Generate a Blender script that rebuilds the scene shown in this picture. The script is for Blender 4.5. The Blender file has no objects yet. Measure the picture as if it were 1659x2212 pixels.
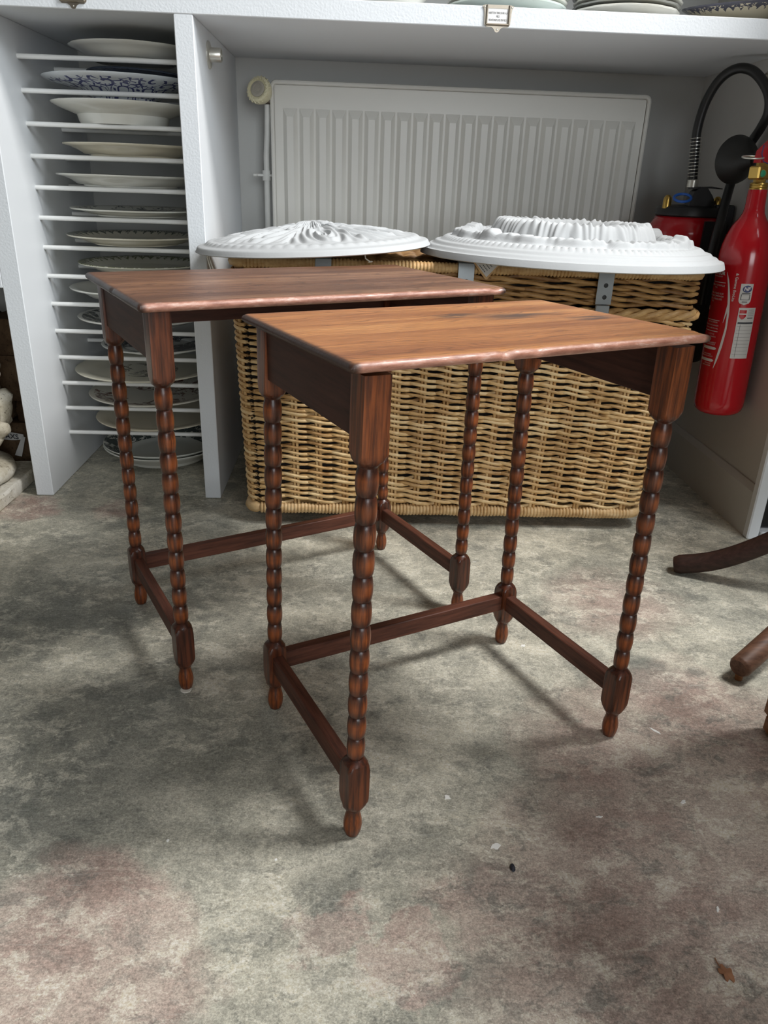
import bpy, math, random
from math import sin, cos, pi, radians, sqrt, atan2, hypot
from mathutils import Vector, Matrix, noise

random.seed(7)
sc = bpy.context.scene
COL = sc.collection

# ------------------------------------------------------------------ camera
F_PX = 1632.13
cam = bpy.data.cameras.new('camera')
cam.sensor_fit = 'HORIZONTAL'
cam.sensor_width = 36.0
cam.lens = F_PX / 1659.0 * 36.0
cam.clip_start = 0.02
camo = bpy.data.objects.new('camera', cam)
COL.objects.link(camo)
_r = Vector((0.998924, -0.032769, 0.032822))
_u = Vector((-0.01685, 0.402908, 0.915085))
_f = Vector((0.043211, 0.914654, -0.401922))
camo.matrix_world = Matrix(((_r.x, _u.x, -_f.x, 0.0), (_r.y, _u.y, -_f.y, 0.0),
                            (_r.z, _u.z, -_f.z, 0.757), (0, 0, 0, 1)))
sc.camera = camo

# ------------------------------------------------------------------ world, light, exposure
W = bpy.data.worlds.new('daylight')
sc.world = W
W.use_nodes = True
bg = W.node_tree.nodes['Background']
bg.inputs[0].default_value = (0.80, 0.90, 1.0, 1)
bg.inputs[1].default_value = 0.12


def window_light(name, loc, target, sx, sy, power, col):
    l = bpy.data.lights.new(name, 'AREA')
    l.shape = 'RECTANGLE'
    l.size, l.size_y = sx, sy
    l.energy = power
    l.color = col
    o = bpy.data.objects.new(name, l)
    COL.objects.link(o)
    o.location = loc
    o.rotation_euler = (Vector(target) - Vector(loc)).to_track_quat('-Z', 'Y').to_euler()
    return o


window_light('daylight_skylight', (1.50, 0.95, 2.86), (0.35, 0.98, 0.0), 0.55, 0.65, 72, (1.0, 0.99, 0.97))
window_light('daylight_side_window', (1.86, 0.30, 2.05), (0.0, 0.95, 0.45), 1.2, 1.0, 46, (0.90, 0.96, 1.0))
window_light('daylight_shop_front', (1.05, -2.85, 1.45), (0.15, 1.4, 0.6), 1.5, 2.0, 56, (0.90, 0.96, 1.0))

vs = sc.view_settings
vs.view_transform = 'Standard'
vs.look = 'None'
vs.exposure = 0.20
vs.gamma = 1.0
vs.use_curve_mapping = False


# ------------------------------------------------------------------ helpers
class MB:
    """collects geometry for ONE mesh object"""

    def __init__(self):
        self.v, self.f, self.m, self.c = [], [], [], []

    def add(self, verts, faces, mi=0, col=None):
        b = len(self.v)
        self.v += [tuple(p) for p in verts]
        self.f += [tuple(b + i for i in f) for f in faces]
        self.m += [mi] * len(faces)
        self.c += (col if isinstance(col, list) else [col or 1.0] * len(verts))
        return self

    def box(self, x0, x1, y0, y1, z0, z1, bev=0.0, mi=0):
        if bev <= 0:
            v = [(x, y, z) for z in (z0, z1) for y in (y0, y1) for x in (x0, x1)]
            f = [(0, 2, 3, 1), (4, 5, 7, 6), (0, 1, 5, 4), (2, 6, 7, 3), (0, 4, 6, 2), (1, 3, 7, 5)]
            return self.add(v, f, mi)
        b = bev
        rings = []
        for z, i in ((z0, b), (z0 + b, 0), (z1 - b, 0), (z1, b)):
            rings.append([(x0 + max(i, 0) + (b if i == 0 else b * .6), y0 + i, z), (x1 - i - (b if i == 0 else b * .6), y0 + i, z),
                          (x1 - i, y0 + i + (b if i == 0 else b * .6), z), (x1 - i, y1 - i - (b if i == 0 else b * .6), z),
                          (x1 - i - (b if i == 0 else b * .6), y1 - i, z), (x0 + i + (b if i == 0 else b * .6), y1 - i, z),
                          (x0 + i, y1 - i - (b if i == 0 else b * .6), z), (x0 + i, y0 + i + (b if i == 0 else b * .6), z)])
        return self.loft(rings, True, mi)

    def loft(self, rings, caps=True, mi=0, closed=True, cols=None):
        n = len(rings[0])
        v = [p for r in rings for p in r]
        f = []
        for i in range(len(rings) - 1):
            for j in range(n if closed else n - 1):
                k = (j + 1) % n
                f.append((i * n + j, i * n + k, (i + 1) * n + k, (i + 1) * n + j))
        if caps:
            f.append(tuple(range(n))[::-1])
            f.append(tuple((len(rings) - 1) * n + j for j in range(n)))
        col = None
        if cols:
            col = [c for c in cols for _ in range(n)]
        return self.add(v, f, mi, col)

    def lathe(self, prof, n=32, cx=0, cy=0, mi=0, caps=True, cols=None):
        rings = [[(cx + r * cos(2 * pi * j / n), cy + r * sin(2 * pi * j / n), z) for j in range(n)] for r, z in prof]
        return self.loft(rings, caps, mi, cols=cols)

    def tube(self, pts, rad, n=8, mi=0, closed=False, caps=True):
        pts = [Vector(p) for p in pts]
        N = len(pts)
        rs = rad if isinstance(rad, (list, tuple)) else [rad] * N
        rings = []
        up = None
        for i, p in enumerate(pts):
            a = pts[(i - 1) % N] if (closed or i > 0) else p
            b = pts[(i + 1) % N] if (closed or i < N - 1) else p
            t = (b - a).normalized()
            if up is None:
                up = Vector((0, 0, 1)) if abs(t.z) < .9 else Vector((0, 1, 0))
            s = t.cross(up)
            if s.length < 1e-6:
                s = t.orthogonal()
            s.normalize()
            up = s.cross(t).normalized()
            rings.append([p + (s * cos(2 * pi * k / n) + up * sin(2 * pi * k / n)) * rs[i] for k in range(n)])
        if closed:
            rings.append(rings[0])
            return self.loft(rings, False, mi)
        return self.loft(rings, caps, mi)

    def xf(self, M):
        self.v = [tuple(M @ Vector(p)) for p in self.v]
        return self

    def build(self, name, mats, parent=None, smooth=40, loc=None, weld=False):
        me = bpy.data.meshes.new(name)
        me.from_pydata(self.v, [], self.f)
        for m in (mats if isinstance(mats, (list, tuple)) else [mats]):
            me.materials.append(m)
        if len(me.materials) > 1:
            me.polygons.foreach_set('material_index', self.m)
        if any(c != 1.0 for c in self.c):
            at = me.attributes.new('wear', 'FLOAT', 'POINT')
            at.data.foreach_set('value', self.c)
        me.update()
        if smooth:
            me.shade_smooth()
            me.set_sharp_from_angle(angle=radians(smooth))
        o = bpy.data.objects.new(name, me)
        COL.objects.link(o)
        if parent:
            o.parent = parent
        if loc:
            o.location = loc
        return o


def tag(o, label=None, cat=None, group=None, kind=None):
    if label: o['label'] = label
    if cat: o['category'] = cat
    if group: o['group'] = group
    if kind: o['kind'] = kind
    return o


def empty(name, loc, rz=0.0, label=None, cat=None, group=None, rot=None):
    o = bpy.data.objects.new(name, None)
    o.empty_display_size = 0.05
    COL.objects.link(o)
    o.location = loc
    o.rotation_euler = rot if rot else (0, 0, rz)
    return tag(o, label, cat, group)


def copy_tree(o, parent=None):
    c = o.copy()
    COL.objects.link(c)
    if parent:
        c.parent = parent
    for ch in list(o.children):
        copy_tree(ch, c)
    return c


# ------------------------------------------------------------------ materials
class NT:
    def __init__(self, name):
        self.mat = bpy.data.materials.new(name)
        self.mat.use_nodes = True
        self.t = self.mat.node_tree
        self.p = self.t.nodes['Principled BSDF']
        self._tc = None

    def n(self, typ, **kw):
        nd = self.t.nodes.new(typ)
        for k, v in kw.items():
            setattr(nd, k, v)
        return nd

    def link(self, a, b):
        self.t.links.new(a, b)

    def co(self, kind='Object'):
        if not self._tc:
            self._tc = self.n('ShaderNodeTexCoord')
        return self._tc.outputs[kind]

    def mapped(self, scale=(1, 1, 1), loc=(0, 0, 0), rot=(0, 0, 0), kind='Object'):
        m = self.n('ShaderNodeMapping')
        m.inputs['Scale'].default_value = scale
        m.inputs['Location'].default_value = loc
        m.inputs['Rotation'].default_value = rot
        self.link(self.co(kind), m.inputs[0])
        return m.outputs[0]

    def noise(self, vec, scale, detail=5, rough=0.55, dist=0.0):
        n = self.n('ShaderNodeTexNoise')
        n.inputs['Scale'].default_value = scale
        n.inputs['Detail'].default_value = detail
        n.inputs['Roughness'].default_value = rough
        n.inputs['Distortion'].default_value = dist
        if vec is not None:
            self.link(vec, n.inputs['Vector'])
        return n.outputs[0]

    def ramp(self, fac, stops, interp='LINEAR'):
        r = self.n('ShaderNodeValToRGB')
        e = r.color_ramp
        e.interpolation = interp
        while len(e.elements) < len(stops):
            e.elements.new(0.5)
        for el, (p, c) in zip(e.elements, stops):
            el.position = p
            el.color = (c, c, c, 1) if not hasattr(c, '__len__') else (*c[:3], 1)
        self.link(fac, r.inputs[0])
        return r.outputs[0]

    def mix(self, fac, a, b, mode='MIX'):
        m = self.n('ShaderNodeMix', data_type='RGBA', blend_type=mode)
        for s, x in ((0, fac), (6, a), (7, b)):
            if hasattr(x, 'is_output'):
                self.link(x, m.inputs[s])
            else:
                m.inputs[s].default_value = x if s == 0 else (*x[:3], 1)
        return m.outputs[2]

    def math(self, op, a, b=0.0, c=None, clamp=False):
        m = self.n('ShaderNodeMath', operation=op)
        m.use_clamp = clamp
        for s, x in enumerate((a, b) if c is None else (a, b, c)):
            if hasattr(x, 'is_output'):
                self.link(x, m.inputs[s])
            else:
                m.inputs[s].default_value = x
        return m.outputs[0]

    def sep(self, vec):
        s = self.n('ShaderNodeSeparateXYZ')
        self.link(vec, s.inputs[0])
        return s.outputs

    def comb(self, x, y, z=0.0):
        s = self.n('ShaderNodeCombineXYZ')
        for k, q in enumerate((x, y, z)):
            if hasattr(q, 'is_output'):
                self.link(q, s.inputs[k])
            else:
                s.inputs[k].default_value = q
        return s.outputs[0]

    def attr(self, name):
        a = self.n('ShaderNodeAttribute')
        a.attribute_name = name
        return a.outputs['Fac']

    def rnd(self):
        return self.n('ShaderNodeObjectInfo').outputs['Random']

    def bump(self, h, strength=0.3, dist=0.01):
        b = self.n('ShaderNodeBump')
        b.inputs['Strength'].default_value = strength
        b.inputs['Distance'].default_value = dist
        self.link(h, b.inputs['Height'])
        self.link(b.outputs[0], self.p.inputs['Normal'])

    def out(self, col=None, rough=None, metal=None, spec=None, coat=None):
        for key, x in (('Base Color', col), ('Roughness', rough), ('Metallic', metal),
                       ('Specular IOR Level', spec), ('Coat Weight', coat)):
            if x is None:
                continue
            if hasattr(x, 'is_output'):
                self.link(x, self.p.inputs[key])
            elif key == 'Base Color':
                self.p.inputs[key].default_value = (*x[:3], 1)
            else:
                self.p.inputs[key].default_value = x
        return self.mat


def simple(name, col, rough=0.5, metal=0.0, spec=0.5, var=0.12, vs_=30, bump=0.0):
    t = NT(name)
    nz = t.noise(t.co(), vs_, 4)
    c = t.mix(nz, tuple(x * (1 - var) for x in col), tuple(min(1, x * (1 + var)) for x in col))
    if bump:
        t.bump(t.noise(t.co(), vs_ * 4, 3), bump, 0.002)
    return t.out(c, rough, metal, spec)


def m_paint(name, col, bump=0.25, scale=170, rough=0.5):
    """roller painted boards: orange-peel relief plus a few scuffs"""
    t = NT(name)
    v = t.co()
    scuff = t.ramp(t.noise(t.mapped((3, 3, 9)), 6, 6, .7), [(0.68, 0.0), (0.78, 1.0)])
    c = t.mix(t.math('MULTIPLY', scuff, .25), col, (0.50, 0.48, 0.44))
    c = t.mix(t.math('MULTIPLY', t.noise(v, 3), .12), c, tuple(x * .75 for x in col))
    t.bump(t.noise(v, scale, 3, .5), bump, 0.004)
    return t.out(c, rough, 0, .4)


def m_floor():
    t = NT('worn_painted_concrete')
    v = t.co()
    flat = t.mapped((1, 1, 0))
    big = t.noise(flat, 2.2, 6, .6, .6)
    mid = t.noise(t.mapped((1, 1.25, 0), (3, 1, 0)), 11.0, 13, .78, .25)
    fine = t.noise(t.mapped((1, 1.25, 0)), 150, 10, .85, .3)
    grit = t.noise(flat, 420, 4, .8)
    c = t.ramp(mid, [(0.28, (0.215, 0.210, 0.176)), (0.44, (0.365, 0.350, 0.290)), (0.56, (0.510, 0.485, 0.400)), (0.74, (0.76, 0.71, 0.585))])
    green = t.ramp(big, [(0.42, 0.0), (0.60, 1.0)])
    c = t.mix(t.math('MULTIPLY', green, .35), c, (0.150, 0.158, 0.130))

    def blob(x, y, r, soft=.5, nsc=9.0, amp=.10):
        m = t.n('ShaderNodeVectorMath', operation='DISTANCE')
        wob = t.n('ShaderNodeVectorMath', operation='ADD')
        nn = t.n('ShaderNodeTexNoise')
        nn.inputs['Scale'].default_value = nsc
        nn.inputs['Detail'].default_value = 7
        nn.inputs['Roughness'].default_value = .65
        t.link(flat, nn.inputs['Vector'])
        sh = t.n('ShaderNodeVectorMath', operation='MULTIPLY_ADD')
        t.link(nn.outputs[1], sh.inputs[0])
        sh.inputs[1].default_value = (amp * 2, amp * 2, 0)
        sh.inputs[2].default_value = (-amp, -amp, 0)
        t.link(flat, wob.inputs[0])
        t.link(sh.outputs[0], wob.inputs[1])
        t.link(wob.outputs[0], m.inputs[0])
        m.inputs[1].default_value = (x, y, 0)
        return t.ramp(m.outputs['Value'], [(r * soft, 1.0), (r, 0.0)])

    # places where the red oxide undercoat shows through the worn grey paint
    red = None
    for a in ((-0.30, 0.52, .17, .75), (-0.02, .575, .045, .8), (.065, .545, .05, .8), (.36, .58, .27, .55), (.40, .87, .17, .4),
              (.52, 1.29, .16, .2), (-.79, 1.71, .09, .5), (-.57, 1.72, .07, .3), (.53, .95, .16, .4), (.62, .75, .30, .5), (.16, .60, .06, .6)):
        b = blob(*a)
        red = b if red is None else t.math('MAXIMUM', red, b)
    redc = t.ramp(mid, [(0.33, (0.235, 0.155, 0.128)), (0.55, (0.42, 0.305, 0.258)), (0.74, (0.64, 0.53, 0.46))])
    redf = t.math('MULTIPLY', red, t.ramp(fine, [(0.30, .55), (0.6, .95)]))
    c = t.mix(redf, c, redc)
    pale = None
    for a in ((.05, .75, .24, .1, 12, .12), (.33, 1.12, .30, .2, 9, .12), (.80, 1.25, .30, .2, 9, .12), (-.42, 1.45, .24, .2, 9, .10), (-.10, .58, .20, .2, 20, .10), (.07, .95, .25, .1, 11, .1)):
        b = blob(*a)
        pale = b if pale is None else t.math('MAXIMUM', pale, b)
    palef = t.math('MULTIPLY', pale, t.ramp(t.noise(flat, 26, 9, .75, .5), [(0.40, 0.0), (0.66, .75)]))
    c = t.mix(palef, c, (0.64, 0.61, 0.51))
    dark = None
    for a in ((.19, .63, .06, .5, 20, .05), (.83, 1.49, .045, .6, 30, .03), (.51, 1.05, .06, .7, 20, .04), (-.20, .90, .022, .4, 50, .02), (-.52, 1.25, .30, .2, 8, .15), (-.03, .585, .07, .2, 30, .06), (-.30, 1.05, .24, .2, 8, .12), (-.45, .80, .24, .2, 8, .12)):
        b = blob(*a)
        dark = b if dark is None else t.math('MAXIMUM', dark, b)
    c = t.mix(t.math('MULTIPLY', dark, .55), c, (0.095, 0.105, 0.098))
    n2 = t.noise(t.mapped((1, 1.1, 0), (2.3, .7, 0)), 4.2, 14, .72, .5)
    c = t.mix(t.ramp(n2, [(0.47, 0.0), (0.53, .22), (0.66, .55)]), c, (0.76, 0.71, 0.57))
    n3 = t.noise(t.mapped((1, 1.1, 0), (7.1, 3.7, 0)), 4.6, 14, .72, .6)
    c = t.mix(t.ramp(n3, [(0.48, 0.0), (0.55, .25), (0.68, .55)]), c, (0.165, 0.170, 0.145))
    c = t.mix(t.math('MULTIPLY', redf, .66), c, t.mix(t.ramp(n2, [(.40, 0.0), (.62, 1.0)]), redc, (0.60, 0.50, 0.43)))
    n4 = t.noise(t.mapped((1, 1.3, 0), (1.3, 5.2, 0)), 19.0, 15, .80, .3)
    c = t.mix(t.math('MULTIPLY', t.ramp(n4, [(0.515, 0.0), (0.555, .62)]), t.ramp(n2, [(.40, .25), (.58, 1.0)])), c, (0.80, 0.75, 0.62))
    n5 = t.noise(t.mapped((1, 1.3, 0), (4.9, 8.1, 0)), 15.0, 15, .80, .4)
    c = t.mix(t.math('MULTIPLY', t.ramp(n5, [(0.525, 0.0), (0.565, .60)]), t.ramp(n3, [(.40, .25), (.58, 1.0)])), c, (0.150, 0.155, 0.138))
    c = t.mix(.55, c, t.ramp(fine, [(0.36, .14), (0.50, .50), (0.64, .88)]), 'OVERLAY')
    c = t.mix(.55, c, t.ramp(grit, [(0.32, .20), (0.5, .5), (0.66, .85)]), 'OVERLAY')
    for rz, sc_, lo in ((.45, 7.0, .60), (-.75, 9.0, .61), (1.9, 6.0, .62)):
        sc2 = t.ramp(t.noise(t.mapped((2.0, 34, 0), (rz, 3, 0), (0, 0, rz)), sc_, 5, .7, .3), [(lo, 0.0), (lo + .10, .34)])
        c = t.mix(sc2, c, (0.62, 0.60, 0.54))
    spk = t.ramp(t.noise(t.mapped((1, 1, 0), (9, 4, 0)), 130, 2, .5), [(0.745, 0.0), (0.77, 1.0)])
    c = t.mix(t.math('MULTIPLY', spk, .6), c, (0.66, 0.65, 0.60))
    t.bump(t.math('ADD', t.math('MULTIPLY', grit, .4), t.math('MULTIPLY', fine, 1.0)), .22, .004)
    rgh = t.ramp(mid, [(0.3, .42), (0.7, .62)])
    return t.out(c, rgh, 0, .35)


def m_top(name, light, midc, darkc, half, stain=None, cathedral=0.0, dusty=0.0):
    """polished oak board, grain along local x"""
    t = NT(name)
    st = t.mapped((1.2, 14, 14))
    warp = t.noise(t.mapped((2.0, 5, 5)), 2.2, 3, .5)
    xyz = t.sep(t.co())
    gy = t.math('ADD', t.math('MULTIPLY', xyz[1], 60.0), t.math('MULTIPLY', warp, 12.0 + 10 * cathedral))
    if cathedral:
        # pointed cathedral figure along the middle of the board
        ax = t.math('ABSOLUTE', t.math('ADD', xyz[1], .035))
        gy = t.math('ADD', t.math('MULTIPLY', t.math('POWER', t.math('ADD', ax, .004), .75), 78.0),
                    t.math('ADD', t.math('MULTIPLY', xyz[0], -9.0), t.math('MULTIPLY', warp, 13.0)))
    ring = t.math('FRACT', gy)
    line = t.ramp(ring, [(0.0, 1.0), (0.10, .45), (0.30, 0.0), (0.88, 0.05), (1.0, 1.0)])
    pore = t.ramp(t.noise(t.mapped((7, 170, 60)), 3.0, 6, .75), [(0.50, 0.0), (0.64, 1.0)])
    tone = t.noise(st, 1.6, 5, .6, .4)
    c = t.ramp(tone, [(0.30, darkc), (0.5, midc), (0.68, light)])
    c = t.mix(t.math('MULTIPLY', line, .62), c, tuple(x * .42 for x in darkc))
    c = t.mix(t.math('MULTIPLY', pore, .72), c, tuple(x * .38 for x in darkc))
    if stain:
        for (x, y, rx, ry) in stain:
            m = t.n('ShaderNodeVectorMath', operation='LENGTH')
            wv = t.noise(t.mapped((5, 40, 1)), 2.0, 4, .6)
            v = t.comb(t.math('DIVIDE', t.math('SUBTRACT', xyz[0], x), rx),
                       t.math('DIVIDE', t.math('ADD', t.math('SUBTRACT', xyz[1], y), t.math('MULTIPLY', t.math('SUBTRACT', wv, .5), .10)), ry))
            t.link(v, m.inputs[0])
            s = t.ramp(m.outputs['Value'], [(0.25, .80), (1.0, 0.0)])
            c = t.mix(s, c, (0.035, 0.030, 0.030))
    if dusty:
        jn = t.math('ABSOLUTE', t.math('SUBTRACT', xyz[1], t.math('ADD', .012, t.math('MULTIPLY', t.noise(t.mapped((3, 0, 0)), 2, 2), .006))))
        c = t.mix(t.ramp(jn, [(0.0012, .60), (0.0045, 0.0)]), c, light)
        dn = t.ramp(t.noise(t.mapped((1, 1, 1)), 330, 2, .5), [(0.735, 0.0), (0.765, 1.0)])
        c = t.mix(t.math('MULTIPLY', dn, dusty), c, (0.75, 0.70, 0.64))
        sn = t.ramp(t.noise(t.mapped((3, 7, 1)), 1.7, 5, .6, .5), [(0.50, 0.0), (0.72, .55)])
        c = t.mix(sn, c, tuple(x * .55 for x in darkc))
    # rubbed, reddish moulded edge, lightened to paint in the window reflection (attribute wear < 1 on the moulding)
    w = t.attr('wear')
    edge = t.math('SUBTRACT', 1.0, w, clamp=True)
    edgec = t.ramp(t.noise(t.mapped((14, 14, 60)), 3.0, 6, .7), [(0.33, (0.26, 0.105, 0.070)), (0.56, (0.46, 0.225, 0.160)), (0.74, (0.64, 0.47, 0.40))])
    ends = t.ramp(t.math('SUBTRACT', t.math('ABSOLUTE', xyz[0]), half - .012), [(0.0, 0.0), (0.006, 1.0)])
    edgec = t.mix(ends, edgec, (0.050, 0.026, 0.020))  # stained end grain, darkened also for the end's shade away from the windows
    c = t.mix(edge, c, edgec)
    t.bump(t.math('ADD', t.math('MULTIPLY', pore, -.6), t.math('MULTIPLY', line, -.25)), .20, .002)
    return t.out(c, t.ramp(tone, [(0.3, .42), (0.7, .33)]), 0, .5)


def m_leg(name='dark_stained_turned_oak'):
    """stain is dark in the turned necks, rubbed orange on the bellies (attribute wear 0..1)"""
    t = NT(name)
    st = t.noise(t.mapped((90, 90, 5)), 2.2, 5, .65)
    gr = t.ramp(st, [(0.38, 0.0), (0.62, 1.0)])
    big = t.noise(t.co(), 14, 4, .6)
    w = t.attr('wear')
    darkc = t.mix(gr, (0.022, 0.008, 0.005), (0.075, 0.021, 0.011))
    light = t.mix(gr, (0.095, 0.023, 0.007), (0.35, 0.090, 0.019))
    f = t.math('MULTIPLY', w, t.ramp(big, [(0.30, .55), (0.65, 1.0)]))
    c = t.mix(f, darkc, light)
    worn = t.ramp(w, [(0.80, 0.0), (1.0, 1.0)])
    t.bump(st, .15, .002)
    return t.out(c, .30, 0, .5)


def m_rail(name, c0, c1, c2=(0.5, 0.36, 0.28), along='x'):
    t = NT(name)
    g = t.noise(t.mapped((5, 70, 70) if along == 'x' else (70, 5, 70)), 2.0, 5, .65)
    c = t.ramp(g, [(0.32, c0), (0.66, c1)])
    rub = t.ramp(t.noise(t.mapped((9, 30, 30)), 3.5, 6, .75), [(0.66, 0.0), (0.76, .6)])
    c = t.mix(rub, c, c2)
    t.bump(g, .15, .002)
    return t.out(c, .52, 0, .28)


def m_wicker(name, ca, cb, cc):
    t = NT(name)
    r = t.rnd()
    n1 = t.noise(t.mapped((6, 6, 14)), 5.0, 4, .6)
    f = t.math('ADD', t.math('MULTIPLY', n1, .8), t.math('MULTIPLY', t.math('SUBTRACT', r, .5), .35))
    c = t.ramp(f, [(0.16, ca), (0.40, cb), (0.62, cc)])
    knot = t.ramp(t.noise(t.mapped((20, 20, 40)), 9, 3, .6), [(0.70, 0.0), (0.76, .7)])
    c = t.mix(knot, c, tuple(x * .35 for x in ca))
    t.bump(t.noise(t.mapped((30, 30, 160)), 6, 3), .15, .002)
    return t.out(c, .48, 0, .4)


def m_plate(name, base, pat=None, kind=None, r=(.5, 1.0), R=.15, thr=.5, scale=30, under=False):
    """glazed earthenware, printed pattern inside a ring of the upper side"""
    t = NT(name)
    c = t.mix(t.ramp(t.noise(t.co(), 5, 4), [(0.4, 0.0), (0.7, .35)]), base, tuple(x * y for x, y in zip(base, (.88, .80, .66))))
    if pat:
        xyz = t.sep(t.co())
        rad = t.math('SQRT', t.math('ADD', t.math('MULTIPLY', xyz[0], xyz[0]), t.math('MULTIPLY', xyz[1], xyz[1])))
        rn = t.math('DIVIDE', rad, R)
        ring = t.math('MULTIPLY', t.math('GREATER_THAN', rn, r[0]), t.math('LESS_THAN', rn, r[1]))
        if kind == 'floral':
            v = t.noise(t.mapped((1, 1, 1)), scale, 4, .7, 2.5)
            clump = t.noise(t.mapped((1, 1, 1)), scale * .28, 2, .5)
            m = t.math('MULTIPLY', t.math('GREATER_THAN', v, thr), t.math('GREATER_THAN', clump, .46))
        elif kind == 'border':
            ang = t.math('ARCTAN2', xyz[1], xyz[0])
            lace = t.math('ADD', .80, t.math('MULTIPLY', t.math('ABSOLUTE', t.math('SINE', t.math('MULTIPLY', ang, 21.0))), .09))
            v = t.noise(t.mapped((1, 1, 1)), scale * 3, 3, .6, 1.0)
            m = t.math('MULTIPLY', t.math('GREATER_THAN', rn, lace), t.math('GREATER_THAN', v, .44))
            line = t.math('MULTIPLY', t.math('GREATER_THAN', rn, .955), t.math('LESS_THAN', rn, .985))
            m = t.math('MAXIMUM', m, line)
        else:  # scrolls
            ang = t.math('MULTIPLY', t.math('ARCTAN2', xyz[1], xyz[0]), R)
            vo = t.n('ShaderNodeTexVoronoi')
            vo.inputs['Scale'].default_value = scale
            vo.inputs['Randomness'].default_value = .75
            t.link(t.comb(ang, t.math('MULTIPLY', rad, 1.0), 0.0), vo.inputs['Vector'])
            dloc = t.n('ShaderNodeVectorMath', operation='SUBTRACT')
            t.link(vo.outputs['Position'], dloc.inputs[1])
            sclv = t.n('ShaderNodeVectorMath', operation='SCALE')
            sclv.inputs['Scale'].default_value = 1.0
            t.link(t.comb(ang, rad, 0.0), dloc.inputs[0])
            d3 = t.sep(dloc.outputs[0])
            a2 = t.math('ARCTAN2', d3[1], d3[0])
            sw = t.math('SINE', t.math('ADD', t.math('MULTIPLY', vo.outputs['Distance'], 17.0), t.math('MULTIPLY', a2, 1.0)))
            m = t.math('GREATER_THAN', sw, .66)
            ticks = t.math('MULTIPLY', t.math('GREATER_THAN', t.math('SINE', t.math('MULTIPLY', a2, 9.0)), .72), t.math('GREATER_THAN', vo.outputs['Distance'], .42))
            m = t.math('MAXIMUM', m, ticks)
        m = t.math('MULTIPLY', m, ring)
        if not under:
            g = t.n('ShaderNodeNewGeometry')
            nz = t.n('ShaderNodeVectorTransform', vector_type='NORMAL', convert_from='WORLD', convert_to='OBJECT')
            t.link(g.outputs['True Normal'], nz.inputs[0])
            m = t.math('MULTIPLY', m, t.math('GREATER_THAN', t.sep(nz.outputs[0])[2], 0.2))
        ink = t.mix(t.noise(t.co(), 60, 3), pat, tuple(min(1, x * 1.9 + .02) for x in pat))
        c = t.mix(t.math('MULTIPLY', m, .92), c, ink)
    return t.out(c, .16, 0, .5)


def m_stone(name, a, b, c_):
    t = NT(name)
    v = t.co()
    c = t.ramp(t.noise(v, 11, 8, .7, .4), [(0.30, a), (0.48, b), (0.66, c_)])
    pit = t.ramp(t.noise(v, 120, 4, .7), [(0.30, 0.0), (0.42, 1.0)])
    c = t.mix(pit, tuple(x * .5 for x in a), c)
    t.bump(t.noise(v, 60, 8, .75), .5, .006)
    return t.out(c, .85, 0, .2)


M = {}
M['floor'] = m_floor()
M['wall'] = m_paint('niche_wall_paint', (0.58, 0.58, 0.56), .08, 60)
M['plaster'] = m_paint('room_wall_paint', (0.22, 0.20, 0.18), .1, 40)
M['wallr'] = m_paint('side_wall_paint', (0.58, 0.565, 0.535), .08, 60)
M['paint'] = m_paint('white_roller_paint', (0.74, 0.77, 0.80), .17, 210)
M['paint_smooth'] = m_paint('white_board_paint', (0.76, 0.78, 0.80), .06, 80)
M['rod'] = m_paint('white_dowel_paint', (0.86, 0.86, 0.84), .05, 80, .35)
M['rad'] = m_paint('radiator_enamel', (0.72, 0.71, 0.665), .03, 60, .35)
M['ivory'] = simple('aged_ivory_plastic', (0.74, 0.69, 0.48), .4)
M['pipe'] = simple('painted_pipe', (0.72, 0.72, 0.69), .4)
M['bronze'] = simple('dull_bronze', (0.13, 0.105, 0.085), .45, .6)
M['nickel'] = simple('brushed_nickel', (0.62, 0.60, 0.54), .32, .85, bump=.05)
M['tin'] = simple('tarnished_tin', (0.30, 0.26, 0.21), .36, .85, var=.35)
M['grey_metal'] = simple('zinc_strap', (0.29, 0.31, 0.32), .42, .35)
M['black'] = simple('black_plastic', (0.012, 0.012, 0.013), .45)
M['rubber'] = simple('black_rubber', (0.010, 0.010, 0.010), .38)
M['horn'] = simple('moulded_black', (0.016, 0.016, 0.015), .5)
M['red'] = simple('red_enamel', (0.40, 0.006, 0.012), .16, 0, .6, var=.06, vs_=4)
M['brass'] = simple('brass', (0.52, 0.34, 0.09), .28, .95)
M['blue'] = simple('blue_plastic', (0.02, 0.11, 0.45), .4)
M['green_dial'] = simple('green_gauge', (0.02, 0.22, 0.11), .3)
M['navy'] = simple('navy_print', (0.012, 0.022, 0.11), .4)
M['print'] = simple('pale_print', (0.60, 0.55, 0.53), .45, var=.04)
M['card'] = simple('off_white_card', (0.80, 0.79, 0.78), .6, var=.03)
M['card_grey'] = simple('grey_sticker', (0.52, 0.50, 0.47), .5, var=.04)
M['ink'] = simple('black_ink', (0.03, 0.03, 0.035), .6)
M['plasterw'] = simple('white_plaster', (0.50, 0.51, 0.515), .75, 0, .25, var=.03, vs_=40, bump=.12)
M['string'] = simple('white_string', (0.78, 0.74, 0.66), .8)
M['blackdoor'] = simple('black_gloss_door', (0.006, 0.006, 0.007), .3)
M['straw'] = m_wicker('straw_willow', (0.34, 0.178, 0.062), (0.62, 0.385, 0.160), (0.80, 0.585, 0.31))
M['straw_dark'] = m_wicker('honey_willow', (0.20, 0.095, 0.032), (0.42, 0.235, 0.085), (0.58, 0.36, 0.15))
M['cane'] = m_wicker('rim_cane', (0.30, 0.155, 0.058), (0.58, 0.38, 0.18), (0.72, 0.53, 0.30))
M['cane_dark'] = m_wicker('lid_rim_cane', (0.20, 0.088, 0.030), (0.43, 0.245, 0.095), (0.60, 0.40, 0.19))
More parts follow.
